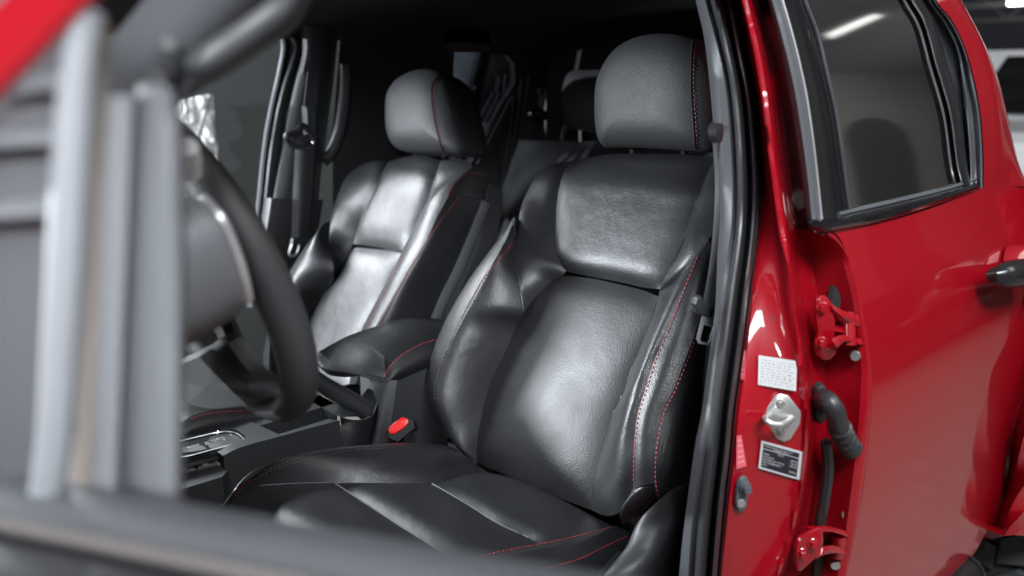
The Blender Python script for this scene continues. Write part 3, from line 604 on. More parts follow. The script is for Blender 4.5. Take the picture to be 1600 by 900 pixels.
for q, r_ in ((((802, 150), (798, 200), (790, 250), (784, 300), (780, 365)), .006), (((815, 125), (809, 180), (801, 230), (795, 280), (789, 350), (786, 400)), .008), (((826, 118), (819, 170), (811, 230), (803, 290), (798, 350)), .007), (((862, 128), (858, 180), (852, 215)), .005), (((869, 130), (864, 170), (860, 214)), .005)):
    b_ = MB(); b_.tube([PFr(*a, -.03) for a in q], r_*.5, 6, n=16); b_.build('door_seal', M['plastic'], FDO)
# rear belt, rear seat
sb2 = MB(); sb2.grid(loft([[PX(*q, 1.38) for q in ((830, 180), (828, 230), (822, 300))], [PX(*q, 1.38) for q in ((850, 178), (853, 230), (850, 300))]], 10, 4)); SB2 = sb2.build('rear_seat_belt', M['webbing'], TR)
b_ = MB(); b_.tube([PX(*q, 1.36) for q in ((828, 176), (834, 170), (850, 176), (852, 184), (838, 182), (828, 176))], .008, 8, n=24); b_.build('d_ring', M['satin'], SB2)
b_ = MB(); b_.tube([PX(*q, 1.37) for q in ((842, 140), (847, 150), (847, 166))], .008, 8); b_.build('slider', M['plastic'], SB2)
rs = MB(); n_ = V(0, .95, .3)
G = coons([V(.34, -1.80, 1.32), V(.76, -1.82, 1.34), V(1.40, -1.80, 1.32)], [V(1.40, -1.80, 1.32), V(1.40, -1.62, .95)], [V(.30, -1.62, .95), V(1.40, -1.62, .95)], [V(.34, -1.80, 1.32), V(.30, -1.62, .95)], 40, 20, n_, .05); rs.grid(G)
G = coons([V(.26, -1.64, .95), V(1.40, -1.64, .95)], [V(1.40, -1.64, .95), V(1.4, -1.22, .98)], [V(.14, -1.22, .98), V(1.40, -1.22, .98)], [V(.26, -1.64, .95), V(.14, -1.22, .98)], 40, 20, V(0, 0, 1), .04); rs.grid(G)
rs.add([V(.14, -1.22, .98), V(1.40, -1.22, .98), V(1.40, -1.24, .6), V(.14, -1.24, .6)], [(0, 1, 2, 3)]); RS = rs.build('rear_seat', M['black_fabric'], TR)
o_ = V(.8, -1.72, 1.4); n_ = V(0, .98, .2)
b_ = MB(); b_.grid(puff([PL(*q, o_, n_) for q in ((888, 200), (885, 150), (890, 125), (898, 113), (930, 110), (990, 112), (1010, 130), (1012, 190), (1000, 206), (940, 208))], n_, [(.02, .05), (.6, .05), (.93, .03), (1, 0), (1, -.05), (.9, -.09), (.02, -.1)]), wrap=True); b_.build('headrest', M['black_fabric'], RS)
b_ = MB(); b_.tube([PL(907, 203, o_, n_, -.03), PL(907, 222, o_, n_, -.03)], .006, 8); b_.build('headrest_post', M['silver'], RS)
b_ = MB(); b_.grid(puff([PX(*q, .85)+V(0, 0, 0) for q in ((692, 47), (705, 43), (740, 44), (766, 49), (770, 56), (740, 58), (700, 54))], V(0, 0, -1), [(1, .03), (.9, -.0), (.5, -.006), (.02, -.007)], 30), wrap=True); b_.build('dome_lamp', M['plastic'], TR)

# ------------------------------------------------------------------ front seats
def stitches(mb, lst, pts, lift=.001, ln=.0042, gap=.0030, r=.0009, dense=160):
    P3 = []
    C2 = cr([(q[0], q[1], 0) for q in pts], dense)
    for q in C2:
        p, n = onp(lst, q[0], q[1], lift)
        if p is not None: P3.append(p)
    P3 = np.array(P3)
    # drop jumps
    keep = [P3[0]]
    for p in P3[1:]:
        if np.linalg.norm(p-keep[-1]) < .03: keep.append(p)
    P3 = np.array(keep); L = np.concatenate([[0], np.cumsum(np.linalg.norm(np.diff(P3, axis=0), axis=1))])
    s_ = 0
    while s_+ln < L[-1]:
        a = V(*[np.interp(s_, L, P3[:, k]) for k in range(3)]); b = V(*[np.interp(s_+ln, L, P3[:, k]) for k in range(3)])
        d = (b-a); d /= np.linalg.norm(d)+1e-9; t = np.cross(d, FW); t /= np.linalg.norm(t); w_ = np.cross(d, t)
        vs = []
        for c_, sc in ((a, .4), ((a+b)/2, 1.0), (b, .4)): vs += [c_+r*sc*x_ for x_ in (t, w_, -t, -w_)]
        fs = []
        for k in range(2):
            for i in range(4): fs.append((k*4+i, k*4+(i+1) % 4, k*4+4+(i+1) % 4, k*4+4+i))
        fs += [(3, 2, 1, 0), (8, 9, 10, 11)]; mb.add(vs, fs); s_ += ln+gap
    return P3
def seam(mb, lst, pts, r=.0016, lift=.0004, dense=70):
    P3 = []
    for q in cr([(q[0], q[1], 0) for q in pts], dense):
        p, n = onp(lst, q[0], q[1], lift)
        if p is not None and (not P3 or np.linalg.norm(p-P3[-1]) < .04): P3.append(p)
    if len(P3) > 4: mb.tube(np.array(P3), r, 6)

# ---------------- driver seat
J = PX(835, 760, .42); T_ = PX(1000, 243, .42); vv = T_-J; nn = np.cross(V(1, 0, 0), vv); nn /= np.linalg.norm(nn)
if nn[1] < 0: nn = -nn
DN = nn
def D(px, py, h=0.0): return PL(px, py, J, DN, h)
def DL(*a): return [D(*q) for q in a]
up = vv/np.linalg.norm(vv)
shell = MB()
sp = [J+V(sx, 0, 0)+up*sv-DN*.075 for sx, sv in ((-.22, -.03), (.22, -.03), (.235, .25), (.24, .42), (.20, .56), (-.20, .56), (-.24, .42), (-.235, .25))]
shell.prism(sp, -DN*.06)
shell.box((.20, -.90, .56), (.64, -.50, .80))
DS = shell.build('front_seat', M['dark_trim'], TR, label='black leather driver seat with red stitching, nearest the open door')
DPARTS = []
def dpanel(name, G, m='leather', lst=DPARTS, par=None):
    b_ = MB(); b_.grid(G); b_.build(name, M[m], par or DS, angle=60); lst.append(b_); return b_
# upper panel
uL = DL((893, 252, -.03), (881, 268, -.012), (874, 290, -.002), (870, 312, .0), (867.6, 340, .0), (868, 375, .0), (872, 403, .0), (884, 424, -.006))
uR = DL((1118, 246, -.03), (1105, 272, -.012), (1093, 302, 0), (1085, 326, 0), (1077, 353, .0), (1059, 399, 0), (1043, 430, 0), (1031, 452, -.006))
uT = DL((893, 252, -.03), (933, 243.5, -.03), (952, 241, -.03), (1007, 240, -.03), (1060, 241, -.03), (1118, 246, -.03))
uB = DL((884, 424, -.006), (916, 431, -.008), (970, 441, -.008), (1005, 449, -.008), (1031, 452, -.006))
dpanel('upper_panel', coons(uT, uR, uB, uL, 40, 40, DN, .013, 6))
lL = DL((862, 440, -.008), (838, 463, -.006), (810, 506, -.004), (792, 545, -.004), (774, 581, -.004), (760, 616, -.004), (752, 650, -.004), (745, 690, -.004), (745, 722, -.01))
lR = DL((1029, 463, -.008), (1020, 492, -.004), (1005, 531, -.004), (984, 584, -.004), (973, 616, -.004), (961, 639, -.004), (946, 694, -.004), (932, 737, -.004), (925, 768, -.006), (924, 797, -.01))
lT = DL((862, 440, -.008), (878, 433, -.01), (917, 434, -.01), (970, 445, -.01), (1005, 454, -.01), (1029, 463, -.008))
lB = DL((745, 722, -.01), (805, 749, -.01), (860, 773, -.01), (924, 797, -.01))
dpanel('lower_panel', coons(lT, lR, lB, lL, 40, 50, DN, .011, 5), 'leather_grain')
# left shoulder panel
sL = DL((893, 252, -.03), (860, 258.5, -.03), (838, 275, -.02), (823, 301, -.008), (811, 330, .012), (804, 371, .026), (806, 407, .033), (813, 449, .03), (818, 489, .014))
sR = DL((893, 252, -.03), (881, 268, -.012), (874, 290, -.002), (870, 312, .0), (868, 375, .0), (872, 403, 0), (884, 424, -.006), (862, 440, -.008), (838, 463, -.002), (818, 489, .014))
dpanel('shoulder_panel', loft([sL, sR], 50, 18, DN, .010))
_sw = DL((893, 252, -.03), (860, 258.5, -.03), (838, 275, -.02), (823, 301, -.008), (811, 330, .015), (804, 352, .026))
dpanel('shoulder_side', loft([_sw, [p-DN*.03+V(.006, 0, 0) for p in _sw], [p-DN*.12+V(.004, 0, 0) for p in _sw]], 30, 10))
bI = DL((806, 345, .022), (804, 371, .026), (806, 407, .033), (813, 449, .03), (818, 489, .014), (808, 508, .0), (792, 545, -.004), (774, 581, -.004), (760, 616, -.004), (752, 650, -.004), (745, 690, -.004), (745, 722, -.01))
bO = DL((806, 345, .028), (801, 376, .045), (780, 403, .058), (757, 431.5, .066), (737, 465, .072), (717, 503, .076), (703, 532, .078), (693, 556, .078), (684, 584, .076), (678, 613, .072), (680, 632, .066), (686, 650, .055), (700, 680, .03), (722, 708, .01), (745, 722, -.01))
dpanel('side_bolster', loft([bI, bO], 60, 20, DN, .024, 2.2))
gS = DL((806, 337, .015), (787, 364, .02), (757, 403, .03), (730, 442, .04), (703, 488, .045), (685, 527, .045), (675, 556, .045), (666, 584, .04), (665, 612, .035), (673, 643, .03), (685, 663, .02), (702, 692, .0))
gB = [p-DN*.11+V(.015, 0, 0) for p in gS]
gM = [(a+b)/2+DN*.0 for a, b in zip(cr(bO, 12), cr(gS, 12))]
gO = DL((806, 345, .028), (801, 376, .045), (780, 403, .058), (757, 431.5, .066), (737, 465, .072), (717, 503, .076), (703, 532, .078), (693, 556, .078), (684, 584, .076), (678, 613, .072), (680, 632, .066), (686, 650, .055), (702, 682, .03))
dpanel('bolster_gusset', loft([gO, [(a*.55+b*.45)+DN*.006 for a, b in zip(cr(gO, 13), cr(gS, 13))], gS, gB], 60, 16))
# right shoulder panel
rL = DL((1118, 246, -.03), (1105, 272, -.012), (1093, 302, 0), (1085, 326, 0), (1077, 353, .0), (1059, 399, 0), (1043, 430, 0), (1031, 454, -.006))
rR = DL((1118, 246, -.03), (1150, 256, -.03), (1168, 290, -.01), (1146, 335, .015), (1107, 374, .035), (1073, 417, .035), (1050, 443, .015), (1031, 454, -.006))
dpanel('shoulder_panel', loft([rL, rR], 50, 18, DN, .012))
_sw = DL((1118, 246, -.03), (1150, 256, -.03), (1168, 290, -.01), (1146, 335, .015), (1107, 374, .035))
dpanel('shoulder_side', loft([_sw, [p-DN*.03+V(-.006, 0, 0) for p in _sw], [p-DN*.12 for p in _sw]], 30, 10))
tS = ((1107, 374, .035), (1098, 389, .042), (1089, 401, .046), (1076, 432, .052), (1064, 463, .056), (1041, 520, .06), (1021, 566, .062), (1010, 604, .062), (998, 640, .06), (992, 678, .056), (990, 721, .048), (989, 764, .03))
rbT = DL((1030, 456, -.006), (1050, 444, .015), (1073, 417.5, .035), (1107, 374, .035))
rbB = DL((924, 797, -.01), (946, 806, .0), (969, 799, .015), (989, 764, .03))
rbL = DL((1030, 456, -.006), (1028, 468, -.004), (1020, 492, -.004), (1005, 531, -.004), (984, 584, -.004), (973, 616, -.004), (961, 639, -.004), (946, 694, -.004), (932, 737, -.004), (925, 768, -.006), (924, 797, -.01))
dpanel('side_bolster', coons(rbT, DL(*tS), rbB, rbL, 20, 60, DN, .022, 2.2))
tS2 = ((1125, 400, .02), (1105, 468, .035), (1093, 502, .042), (1073, 556, .047), (1052, 609, .05), (1035, 643, .05), (1025, 686, .047), (1021, 725, .042), (1022, 756, .03))
dpanel('gusset_strip', loft([DL(*tS), [(a+b)/2+DN*.006 for a, b in zip(cr(DL(*tS), 12), cr(DL(*tS2), 12))], DL(*tS2)], 60, 10))
so = ((1160, 400, -.06), (1140, 470, -.05), (1126, 520, -.04), (1113, 560, -.035), (1100, 612, -.03), (1092, 650, -.03), (1085, 690, -.03), (1081, 725, -.03), (1062, 760, -.03), (1033, 784, -.02))
dpanel('side_panel', loft([DL(*tS2), [(a+b)/2+DN*.02+V(-.008, 0, 0) for a, b in zip(cr(DL(*tS2), 10), cr(DL(*so), 10))], DL(*so), [p-DN*.08+V(.01, 0, 0) for p in DL(*so)]], 60, 22))
dpanel('lower_flap', coons(DL((989, 764, .03), (1004, 761, .034), (1022, 757, .03)), DL((1022, 757, .03), (1027, 772, .01), (1012, 792, -.01)), DL((973, 820, -.01), (992, 806, -.01), (1012, 792, -.01)), DL((989, 764, .03), (969, 799, .015), (973, 820, -.01)), 18, 18, DN, .008))
# headrest
hc = PX(1022, 235, .42); ht = PX(1030, 55, .42); ho = hc; hv = ht-hc; hn = np.cross(V(1, 0, 0), V(0, -.10, 1.0)); hn /= np.linalg.norm(hn); hn = hn if hn[1] > 0 else -hn
ol = ((948, 231), (942, 224), (937, 205), (935, 165), (938, 128), (952, 95), (970, 73), (996, 58.7), (1032, 52.4), (1069, 56), (1096, 68), (1116, 92), (1128, 128), (1132, 165), (1130, 205), (1122, 230), (1109, 236), (1060, 234.5), (1007, 231.5), (975, 231))
b_ = MB(); b_.grid(puff([PL(*q, ho, hn) for q in ol], hn, dome(.058, .1), 90), wrap=True); b_.build('headrest', M['headrest'], DS, angle=70); HR = b_
sm = MB(); seam(sm, [HR], ((1082, 62), (1080, 92), (1080, 147), (1084, 202), (1087, 232)), .0018); 
hs = MB(); stitches(hs, [HR], ((1086, 70), (1084, 100), (1084.5, 147), (1088, 202), (1090, 230)), r=.0007); hs.build('headrest_stitching', M['dim_stitch'], DS, kind='stuff')
for q in (990, 1070):
    b_ = MB(); b_.tube([PL(q, 222, ho, hn, -.03), PL(q, 262, ho, hn, -.05)], .007, 10); b_.build('headrest_post', M['satin'], DS)
# ---- cushion
cu = V(0, .985, .172); cu /= np.linalg.norm(cu); CN = np.cross(V(1, 0, 0), cu); CN = CN if CN[2] > 0 else -CN
CO = V(.42, -.91, .825)
def Cc(px, py, h=0.0): return PL(px, py, CO, CN, h)
def CL(*a): return [Cc(*q) for q in a]
CP = []
def cpanel(name, G, m='leather'): return dpanel(name, G, m, CP, DS)
A1 = CL((675, 755, -.002), (719, 743, -.002), (750, 735, -.006)); bk_ = CL((750, 735, -.006), (806, 750, -.006), (860, 773, -.006), (922, 804, -.006), (957, 822, -.004))
T2 = CL((675, 755, -.002), (728, 787, -.004), (778, 818, -.004), (826, 841, -.004), (842, 850, .0)); N1 = CL((957, 822, -.004), (922, 832, .004), (864, 846, .006), (842, 850, .0))
cpanel('cushion_panel', coons(A1, bk_, N1[::-1], T2, 26, 40, CN, .012, 4))
A2 = CL((525, 754, -.002), (570, 755, -.002), (616, 755, -.002), (675, 755, -.002)); T1 = CL((525, 754, -.002), (591, 800, -.004), (700, 867, -.004), (728, 874, .0)); N2 = CL((842, 850, .0), (805, 857, .006), (760, 866, .006), (728, 874, .0))
cpanel('cushion_panel', coons(A2, T2, N2[::-1], T1, 26, 40, CN, .014, 4))
A3 = CL((363, 775, 0), (396, 761, 0), (448, 756, 0), (525, 754, -.002)); fe = CL((363, 775, 0), (395, 812, -.02), (470, 866, -.02), (560, 912, -.02), (600, 930, -.02)); N3 = CL((728, 874, .0), (680, 890, .004), (640, 906, 0), (600, 930, -.02))
cpanel('cushion_panel', coons(A3, T1, N3[::-1], fe, 26, 40, CN, .016, 3))
fr_ = [p-CN*.10+cu*.015 for p in fe]
cpanel('cushion_front', loft([fe, [p-CN*.03+cu*.02 for p in fe], fr_], 30, 10))
# passenger-side bolster of the cushion
bi = CL((363, 775, 0), (396, 761, 0), (448, 756, 0), (525, 754, -.002), (616, 755, -.002), (675, 755, -.002), (719, 743, -.002), (750, 735, -.006))
bo = CL((352, 787, .0), (364, 769, .018), (389, 748, .028), (426, 728, .032), (470, 713, .034), (521, 702, .034), (572, 696.5, .03), (616, 693, .024), (686, 695, .012), (705, 702, .0), (750, 735, -.008))
cpanel('cushion_bolster', loft([bi, bo], 60, 18, CN, .02, 2.2))
cpanel('cushion_side', loft([bo, [p-CN*.012+V(.012, 0, 0) for p in bo], [p-CN*.12+V(.012, 0, 0) for p in bo]], 50, 10))
# near side of the cushion
n1 = CL((957, 822, -.004), (922, 832, .004), (864, 846, .006), (805, 857, .006), (733, 873, .004), (680, 890, .004), (600, 930, -.02))
n2 = CL((983, 837, -.02), (946, 851, -.008), (903, 873, -.004), (848, 888, -.002), (790, 903, -.004), (720, 930, -.01), (640, 970, -.03))
cpanel('cushion_strip', loft([n1, [(a+b)/2+CN*.008 for a, b in zip(n1, n2)], n2], 50, 10))
cpanel('cushion_side', loft([n2, [p-CN*.02+V(-.008, 0, 0) for p in n2], [p-CN*.10+V(-.004, 0, 0) for p in n2]], 50, 10))
# plastic side cover
k1 = [PX(*q, .165) for q in ((997, 816), (985, 845), (967, 870), (942, 900), (925, 930))]
k0 = [p+V(.02, .0, -.06) for p in k1]
k2 = [PX(*q, .128) for q in ((1046, 768), (1052, 803), (1034, 845), (1000, 890), (985, 935))]
k3 = [PX(*q, .14) for q in ((1076, 755), (1082, 800), (1080, 850), (1074, 905), (1070, 950))]
b_ = MB(); b_.grid(loft([k0, k1, k2, k3], 30, 24)); b_.build('side_cover', M['plastic'], DS)
# seams and stitching
AP = DPARTS+CP
st = MB()
stitches(st, AP, ((1090, 402), (1077, 433), (1065.5, 464), (1042.5, 521), (1023, 567), (1011.5, 605), (999.5, 641), (993.5, 678), (991, 721), (990.5, 758)))
stitches(st, AP, ((1094, 505), (1076, 556), (1055, 609), (1038, 643), (1028, 686), (1024, 725), (1025, 756), (1028, 776)))
stitches(st, AP, ((735, 873), (805, 858), (864, 847), (922, 833.5), (955, 824)))
stitches(st, AP, ((850, 888), (903, 874), (946, 853), (979, 838)))
st.build('red_stitching', M['stitch'], DS, kind='stuff')
st = MB()
for dx in (0, 4.5):
    stitches(st, AP, ((801+dx, 378), (781+dx, 404), (758+dx, 432), (738+dx, 466), (718.5+dx, 503), (704+dx, 533), (694+dx, 557), (685+dx, 585), (679.5+dx, 613), (681+dx, 630)), r=.0007)
    stitches(st, AP, ((366, 771+dx), (390, 749+dx), (426, 730+dx), (470, 715+dx), (521, 704+dx), (572, 698+dx), (600, 697+dx)), r=.0006)
st.build('pale_stitching', M['grey_stitch'], DS, kind='stuff')
st = MB(); stitches(st, AP, ((801, 378), (781, 404), (758, 432), (738, 466)), r=.0008, lift=.0014); stitches(st, AP, ((366, 771), (376, 760), (390, 749)), r=.0008, lift=.0014)
st.build('red_stitching', M['stitch'], DS, kind='stuff')
sm.build('headrest_piping', M['leather'], DS); sm = MB()
for pts in (((804, 350), (804, 371), (806, 407), (813, 449), (818, 487)),):
    seam(sm, AP, pts, .0022)
sm.build('seam_piping', M['leather'], DS) if sm.v else None
for pts in (((884, 425), (916, 432), (970, 442), (1005, 450), (1031, 454)), ((862, 440), (838, 463), (810, 506), (792, 545), (774, 581), (760, 616), (752, 650), (745, 690), (745, 715)),
            ((1029, 463), (1020, 492), (1005, 531), (984, 584), (973, 616), (961, 639), (946, 694), (932, 737), (925, 768), (924, 790)), ((893, 254), (881, 268), (874, 290), (870, 312), (867.6, 340), (868, 375), (872, 403), (884, 424)),
            ((1112, 258), (1105, 272), (1093, 302), (1085, 326), (1077, 353), (1059, 399), (1043, 430)), ((1107, 374), (1073, 417.5), (1050, 444), (1032, 455)), ((366, 774), (396, 761), (448, 756), (525, 754.5), (616, 755), (675, 755), (719, 743), (748, 736))):
    sm = MB(); seam(sm, AP, pts, .0011, .0002)
    if sm.v: sm.build('seam_welt', M['leather'], DS)
M['piping'] = mat('worn_piping', (.16, .16, .165), .5)
for pts in (((523, 755), (556, 777), (591, 800), (645, 834), (700, 867)), ((675, 756), (728, 787), (778, 818), (826, 840))):
    sp_ = MB(); seam(sp_, AP, pts, .0013); sp_.build('cushion_piping', M['piping'], DS)

# ---------------- passenger seat
TP = PX(650, 243, 1.12); rec = radians(29); pu = V(0, -sin(rec), cos(rec)); PN = np.cross(V(1, 0, 0), pu); PN = PN if PN[1] > 0 else -PN
def Q_(px, py, h=0.0): return PL(px, py, TP, PN, h)
def QL(*a): return [Q_(*q) for q in a]
shell = MB(); sp = [TP+V(sx, 0, 0)+pu*sv-PN*.075 for sx, sv in ((-.23, -.60), (.23, -.60), (.24, -.32), (.245, -.15), (.20, -.02), (-.20, -.02), (-.245, -.15), (-.24, -.32))]
shell.prism(sp, -PN*.05); PSO = shell.build('front_seat', M['dark_trim'], TR, label='black leather passenger seat beyond the armrest, its centre shining pale')
PP = []
def ppanel(name, G, m='leather'): return dpanel(name, G, m, PP, PSO)
pL = QL((607, 253, -.03), (597, 270, -.01), (587, 293, 0), (567, 333, 0), (557, 363, 0), (552, 381, -.006)); pR = QL((690, 251, -.03), (684, 266, -.01), (678, 281, 0), (667, 317, 0), (647, 363, 0), (632, 391, -.006))
pT = QL((607, 253, -.03), (633, 245, -.03), (660, 243, -.03), (690, 251, -.03)); pB = QL((552, 381, -.006), (571, 384, -.008), (587, 386, -.008), (613, 390, -.008), (632, 391, -.006))
ppanel('upper_panel', coons(pT, pR, pB, pL, 30, 30, PN, .011, 6))
qL = QL((555, 387, -.008), (540, 403, -.004), (527, 427, -.004), (500, 470, -.004), (480, 507, -.004), (462, 545, -.004), (445, 600, -.01)); qR = QL((630, 396, -.008), (613, 430, -.004), (587, 483, -.004), (570, 517, -.004), (558, 550, -.004), (545, 600, -.01))
qT = QL((555, 387, -.008), (571, 387.5, -.01), (587, 389, -.01), (613, 393, -.01), (630, 396, -.008)); qB = QL((445, 600, -.01), (500, 610, -.01), (545, 600, -.01))
ppanel('lower_panel', coons(qT, qR, qB, qL, 30, 40, PN, .010, 5))
xL = QL((607, 253, -.03), (585, 251, -.03), (567, 257, -.03), (543, 273, -.02), (530, 300, -.005), (518, 335, .015), (514, 363, .03), (518, 397, .035), (521, 426, .02))
xR = QL((607, 253, -.03), (597, 270, -.01), (587, 293, 0), (567, 333, 0), (557, 363, 0), (552, 381, -.006), (545, 396, -.006), (533, 414, 0), (521, 426, .02))
ppanel('shoulder_panel', loft([xL, xR], 40, 16, PN, .014))
_sw = QL((607, 253, -.03), (585, 251, -.03), (567, 257, -.03), (543, 273, -.02), (530, 300, -.005), (518, 335, .015), (514, 352, .025))
ppanel('shoulder_side', loft([_sw, [p-PN*.03+V(.006, 0, 0) for p in _sw], [p-PN*.12+V(.004, 0, 0) for p in _sw]], 30, 10))
yI = QL((516, 345, .02), (514, 363, .03), (518, 397, .035), (521, 426, .02), (500, 470, -.004), (480, 507, -.004), (462, 545, -.004), (445, 600, -.01))
yO = QL((516, 345, .02), (502, 362, .045), (488, 383, .055), (474, 402, .062), (462, 420, .066), (449, 443, .068), (437, 480, .068), (427, 520, .066), (420, 560, .05), (425, 600, .03))
ppanel('side_bolster', loft([yI, yO], 50, 18, PN, .022, 2.2))
yS = QL((513, 345, .01), (509, 352, .02), (480, 383, .03), (459, 417, .035), (442, 443, .04), (431, 478, .04), (420, 520, .035), (412, 560, .03), (416, 600, .0))
ppanel('bolster_gusset', loft([yO, [(a*.5+b*.5)+PN*.004 for a, b in zip(cr(yO, 10), cr(yS, 10))], yS, [p-PN*.1+V(.01, 0, 0) for p in yS]], 50, 14))
aR = QL((690, 251, -.03), (684, 266, -.01), (678, 281, 0), (667, 317, 0), (647, 363, 0), (632, 391, -.006), (613, 430, -.004), (587, 483, -.004), (570, 517, -.004), (558, 550, -.004), (545, 600, -.01))
aS = QL((690, 251, -.03), (722, 250, -.03), (738, 263, -.01), (717, 279, .02), (703, 293, .03), (697, 313, .035), (683, 338, .04), (667, 373, .048), (650, 402, .054), (633, 430, .058), (610, 470, .06), (588, 508, .06), (570, 550, .055), (556, 600, .03))
ppanel('side_bolster', loft([aR, aS], 60, 16, PN, .018, 2.4))
cT = QL((738, 263, -.01), (746, 256, -.03), (760, 270, -.05)); cR = QL((760, 270, -.05), (762, 288, -.06), (754, 312, -.05)); cB = QL((697, 313, .035), (720, 307, .0), (754, 312, -.05)); cL = QL((738, 263, -.01), (717, 279, .02), (703, 293, .03), (697, 313, .035))
ppanel('shoulder_cap', coons(cT, cR, cB, cL, 20, 20, PN+V(-.5, 0, 0), .012, 2.5))
sT = QL((697, 313, .035), (720, 307.5, .0), (753, 313, -.05)); sRr = QL((753, 313, -.05), (733, 363, -.05), (710, 417, -.05), (687, 463, -.05), (673, 497, -.05), (650, 545, -.05), (630, 600, -.05))
sLl = QL((697, 313, .035), (683, 338, .04), (667, 373, .048), (650, 402, .054), (633, 430, .058), (610, 470, .06), (588, 508, .06), (570, 550, .055), (556, 600, .03)); sB = QL((556, 600, .03), (590, 602, .0), (630, 600, -.05))
ppanel('side_panel', coons(sT, sRr, sB, sLl, 24, 50, PN+V(-.7, 0, 0), .012, 3))
b_ = MB(); b_.grid(loft([sRr, [p-PN*.02+V(-.006, 0, 0) for p in sRr], [p-PN*.045+V(.01, 0, 0) for p in sRr]], 40, 8)); b_.build('back_panel_edge', M['sill_plastic'], PSO)
hc2 = PX(670, 238, 1.12); hn2 = V(0, .97, .24)
ol = ((635, 237.6), (621, 231), (613, 212), (611, 178), (614, 145), (628, 124), (649, 112), (669, 108.5), (690, 114), (704, 131), (713, 158), (721, 193), (725, 222), (722, 238), (700, 239), (667, 239))
b_ = MB(); b_.grid(puff([PL(*q, hc2, hn2) for q in ol], hn2, dome(.058, .1), 80), wrap=True); b_.build('headrest', M['headrest'], PSO, angle=70); HR2 = b_
b_ = MB(); seam(b_, [HR2], ((684, 118), (675, 134), (675, 155), (680, 193), (687, 220), (692, 236)), .0022); b_.build('seam_piping', M['leather'], PSO)
st = MB(); stitches(st, [HR2], ((682, 125), (678, 137), (678, 155), (683, 193), (690, 220), (694, 235)), r=.001)
stitches(st, PP, ((756, 273), (733, 270), (718, 280), (705, 294), (698, 311)), r=.0011)
stitches(st, PP, ((716, 309), (702, 327), (669, 374), (635, 431), (612, 471), (590, 509)), r=.0011)
stitches(st, PP, ((632, 396), (615, 430), (589, 483), (572, 517)), r=.0010)
st.build('red_stitching', M['dim_stitch'], PSO, kind='stuff')
for q in (650, 695):
    b_ = MB(); b_.tube([PL(q, 232, hc2, hn2, -.03), PL(q, 256, hc2, hn2, -.05)], .007, 10); b_.build('headrest_post', M['satin'], PSO)
# passenger cushion
o2 = V(1.12, -.9, .86); c2 = lambda px, py, h=0: PL(px, py, o2, V(0, -.15, .985), h)
e1 = [PX(*q, .86) for q in ((279, 669), (290, 655), (323, 642), (360, 637), (415, 635), (470, 632), (520, 634))]
e0 = [PX(*q, .845) for q in ((281, 684), (300, 682), (342, 674), (400, 667), (470, 652), (520, 645), (540, 645))]
e2 = [p+V(.06, 0, .012) for p in e1]; e3 = [p+V(.14, 0, .0) for p in e1]; e4 = [p+V(.38, 0, .0) for p in e1]; e5 = [p+V(.46, 0, .015) for p in e1]; e6 = [p+V(.5, 0, -.1) for p in e1]
b_ = MB(); b_.grid(loft([e0, [(a+b)/2+V(-.008, 0, 0) for a, b in zip(e0, e1)], e1], 40, 10)); b_.build('cushion_side', M['leather'], PSO); c_a = b_
b_ = MB(); b_.grid(loft([e1, e2, e3, e4, e5, e6], 40, 40)); 
b_.build('cushion_panel', M['leather'], PSO)
st = MB(); stitches(st, [c_a, b_], ((298, 654), (323, 647), (360, 643), (415, 642), (430, 641)), r=.001); st.build('red_stitching', M['stitch'], PSO, kind='stuff')

# ------------------------------------------------------------------ driver belt
sbd = empty('seat_belt', tuple(PX(1115, 400, .11))); sbd.parent = TR; sbd.location = tuple(WPOS[sbd.name]-WPOS['pickup_truck']); sbd['label'] = 'driver seat belt hanging beside the door pillar'
wl = ((1112, 195), (1114, 230), (1117, 280), (1116, 330), (1110, 400), (1104, 440), (1097, 478)); wr = ((1124, 195), (1130, 240), (1136, 300), (1138, 360), (1136, 420), (1134, 470), (1130, 492))
b_ = MB(); b_.grid(loft([[PX(*q, .135) for q in wl], [PX(*q, .125) for q in mid(wl, wr, .5)], [PX(*q, .13) for q in wr]], 30, 8)); b_.build('webbing', M['webbing'], sbd)
b_ = MB(); b_.grid(loft([[PX(*q, .14) for q in ((1107, 520), (1098, 600), (1091, 690), (1085, 760))], [PX(*q, .135) for q in ((1126, 520), (1118, 600), (1106, 690), (1096, 760))]], 14, 4)); b_.build('lower_webbing', M['webbing'], sbd)
b_ = MB(); b_.grid(puff([PX(*q, .118) for q in ((1080, 474), (1084, 463), (1091, 461), (1096, 471), (1106, 477), (1122, 482), (1122, 497), (1108, 495), (1098, 493), (1088, 489))], V(-.8, .5, .2), [(1, -.004), (1, .004), (.85, .009), (.02, .010)], 50), wrap=True); b_.build('tongue_cover', M['plastic'], sbd)
fr1 = [PX(*q, .116) for q in ((1097, 493), (1088, 530), (1091, 536), (1108, 539), (1112, 533), (1120, 499), (1108, 496))]
b_ = MB(); out_ = fr1; c_ = sum(fr1)/len(fr1); inn = [c_+(p-c_)*.62+(V(0, 0, -.004)) for p in fr1]; tn = V(-.6, .7, .1)*.003
for A_, B_ in ((out_, inn),):
    b_.grid(np.array([A_+A_[:1], B_+B_[:1]])+tn); b_.grid(np.array([[p+tn for p in A_+A_[:1]], A_+A_[:1]])); b_.grid(np.array([[p+tn for p in B_+B_[:1]], B_+B_[:1]]))
b_.build('tongue', M['silver'], sbd, angle=20)
b_ = MB(); b_.grid(puff([PX(*q, .11) for q in ((1106, 200), (1110, 192), (1117, 192), (1118, 212), (1114, 224), (1107, 216))], V(-1, 0, 0), [(1, 0), (.9, .012), (.02, .014)], 30), wrap=True); b_.build('belt_guide', M['satin'], sbd)

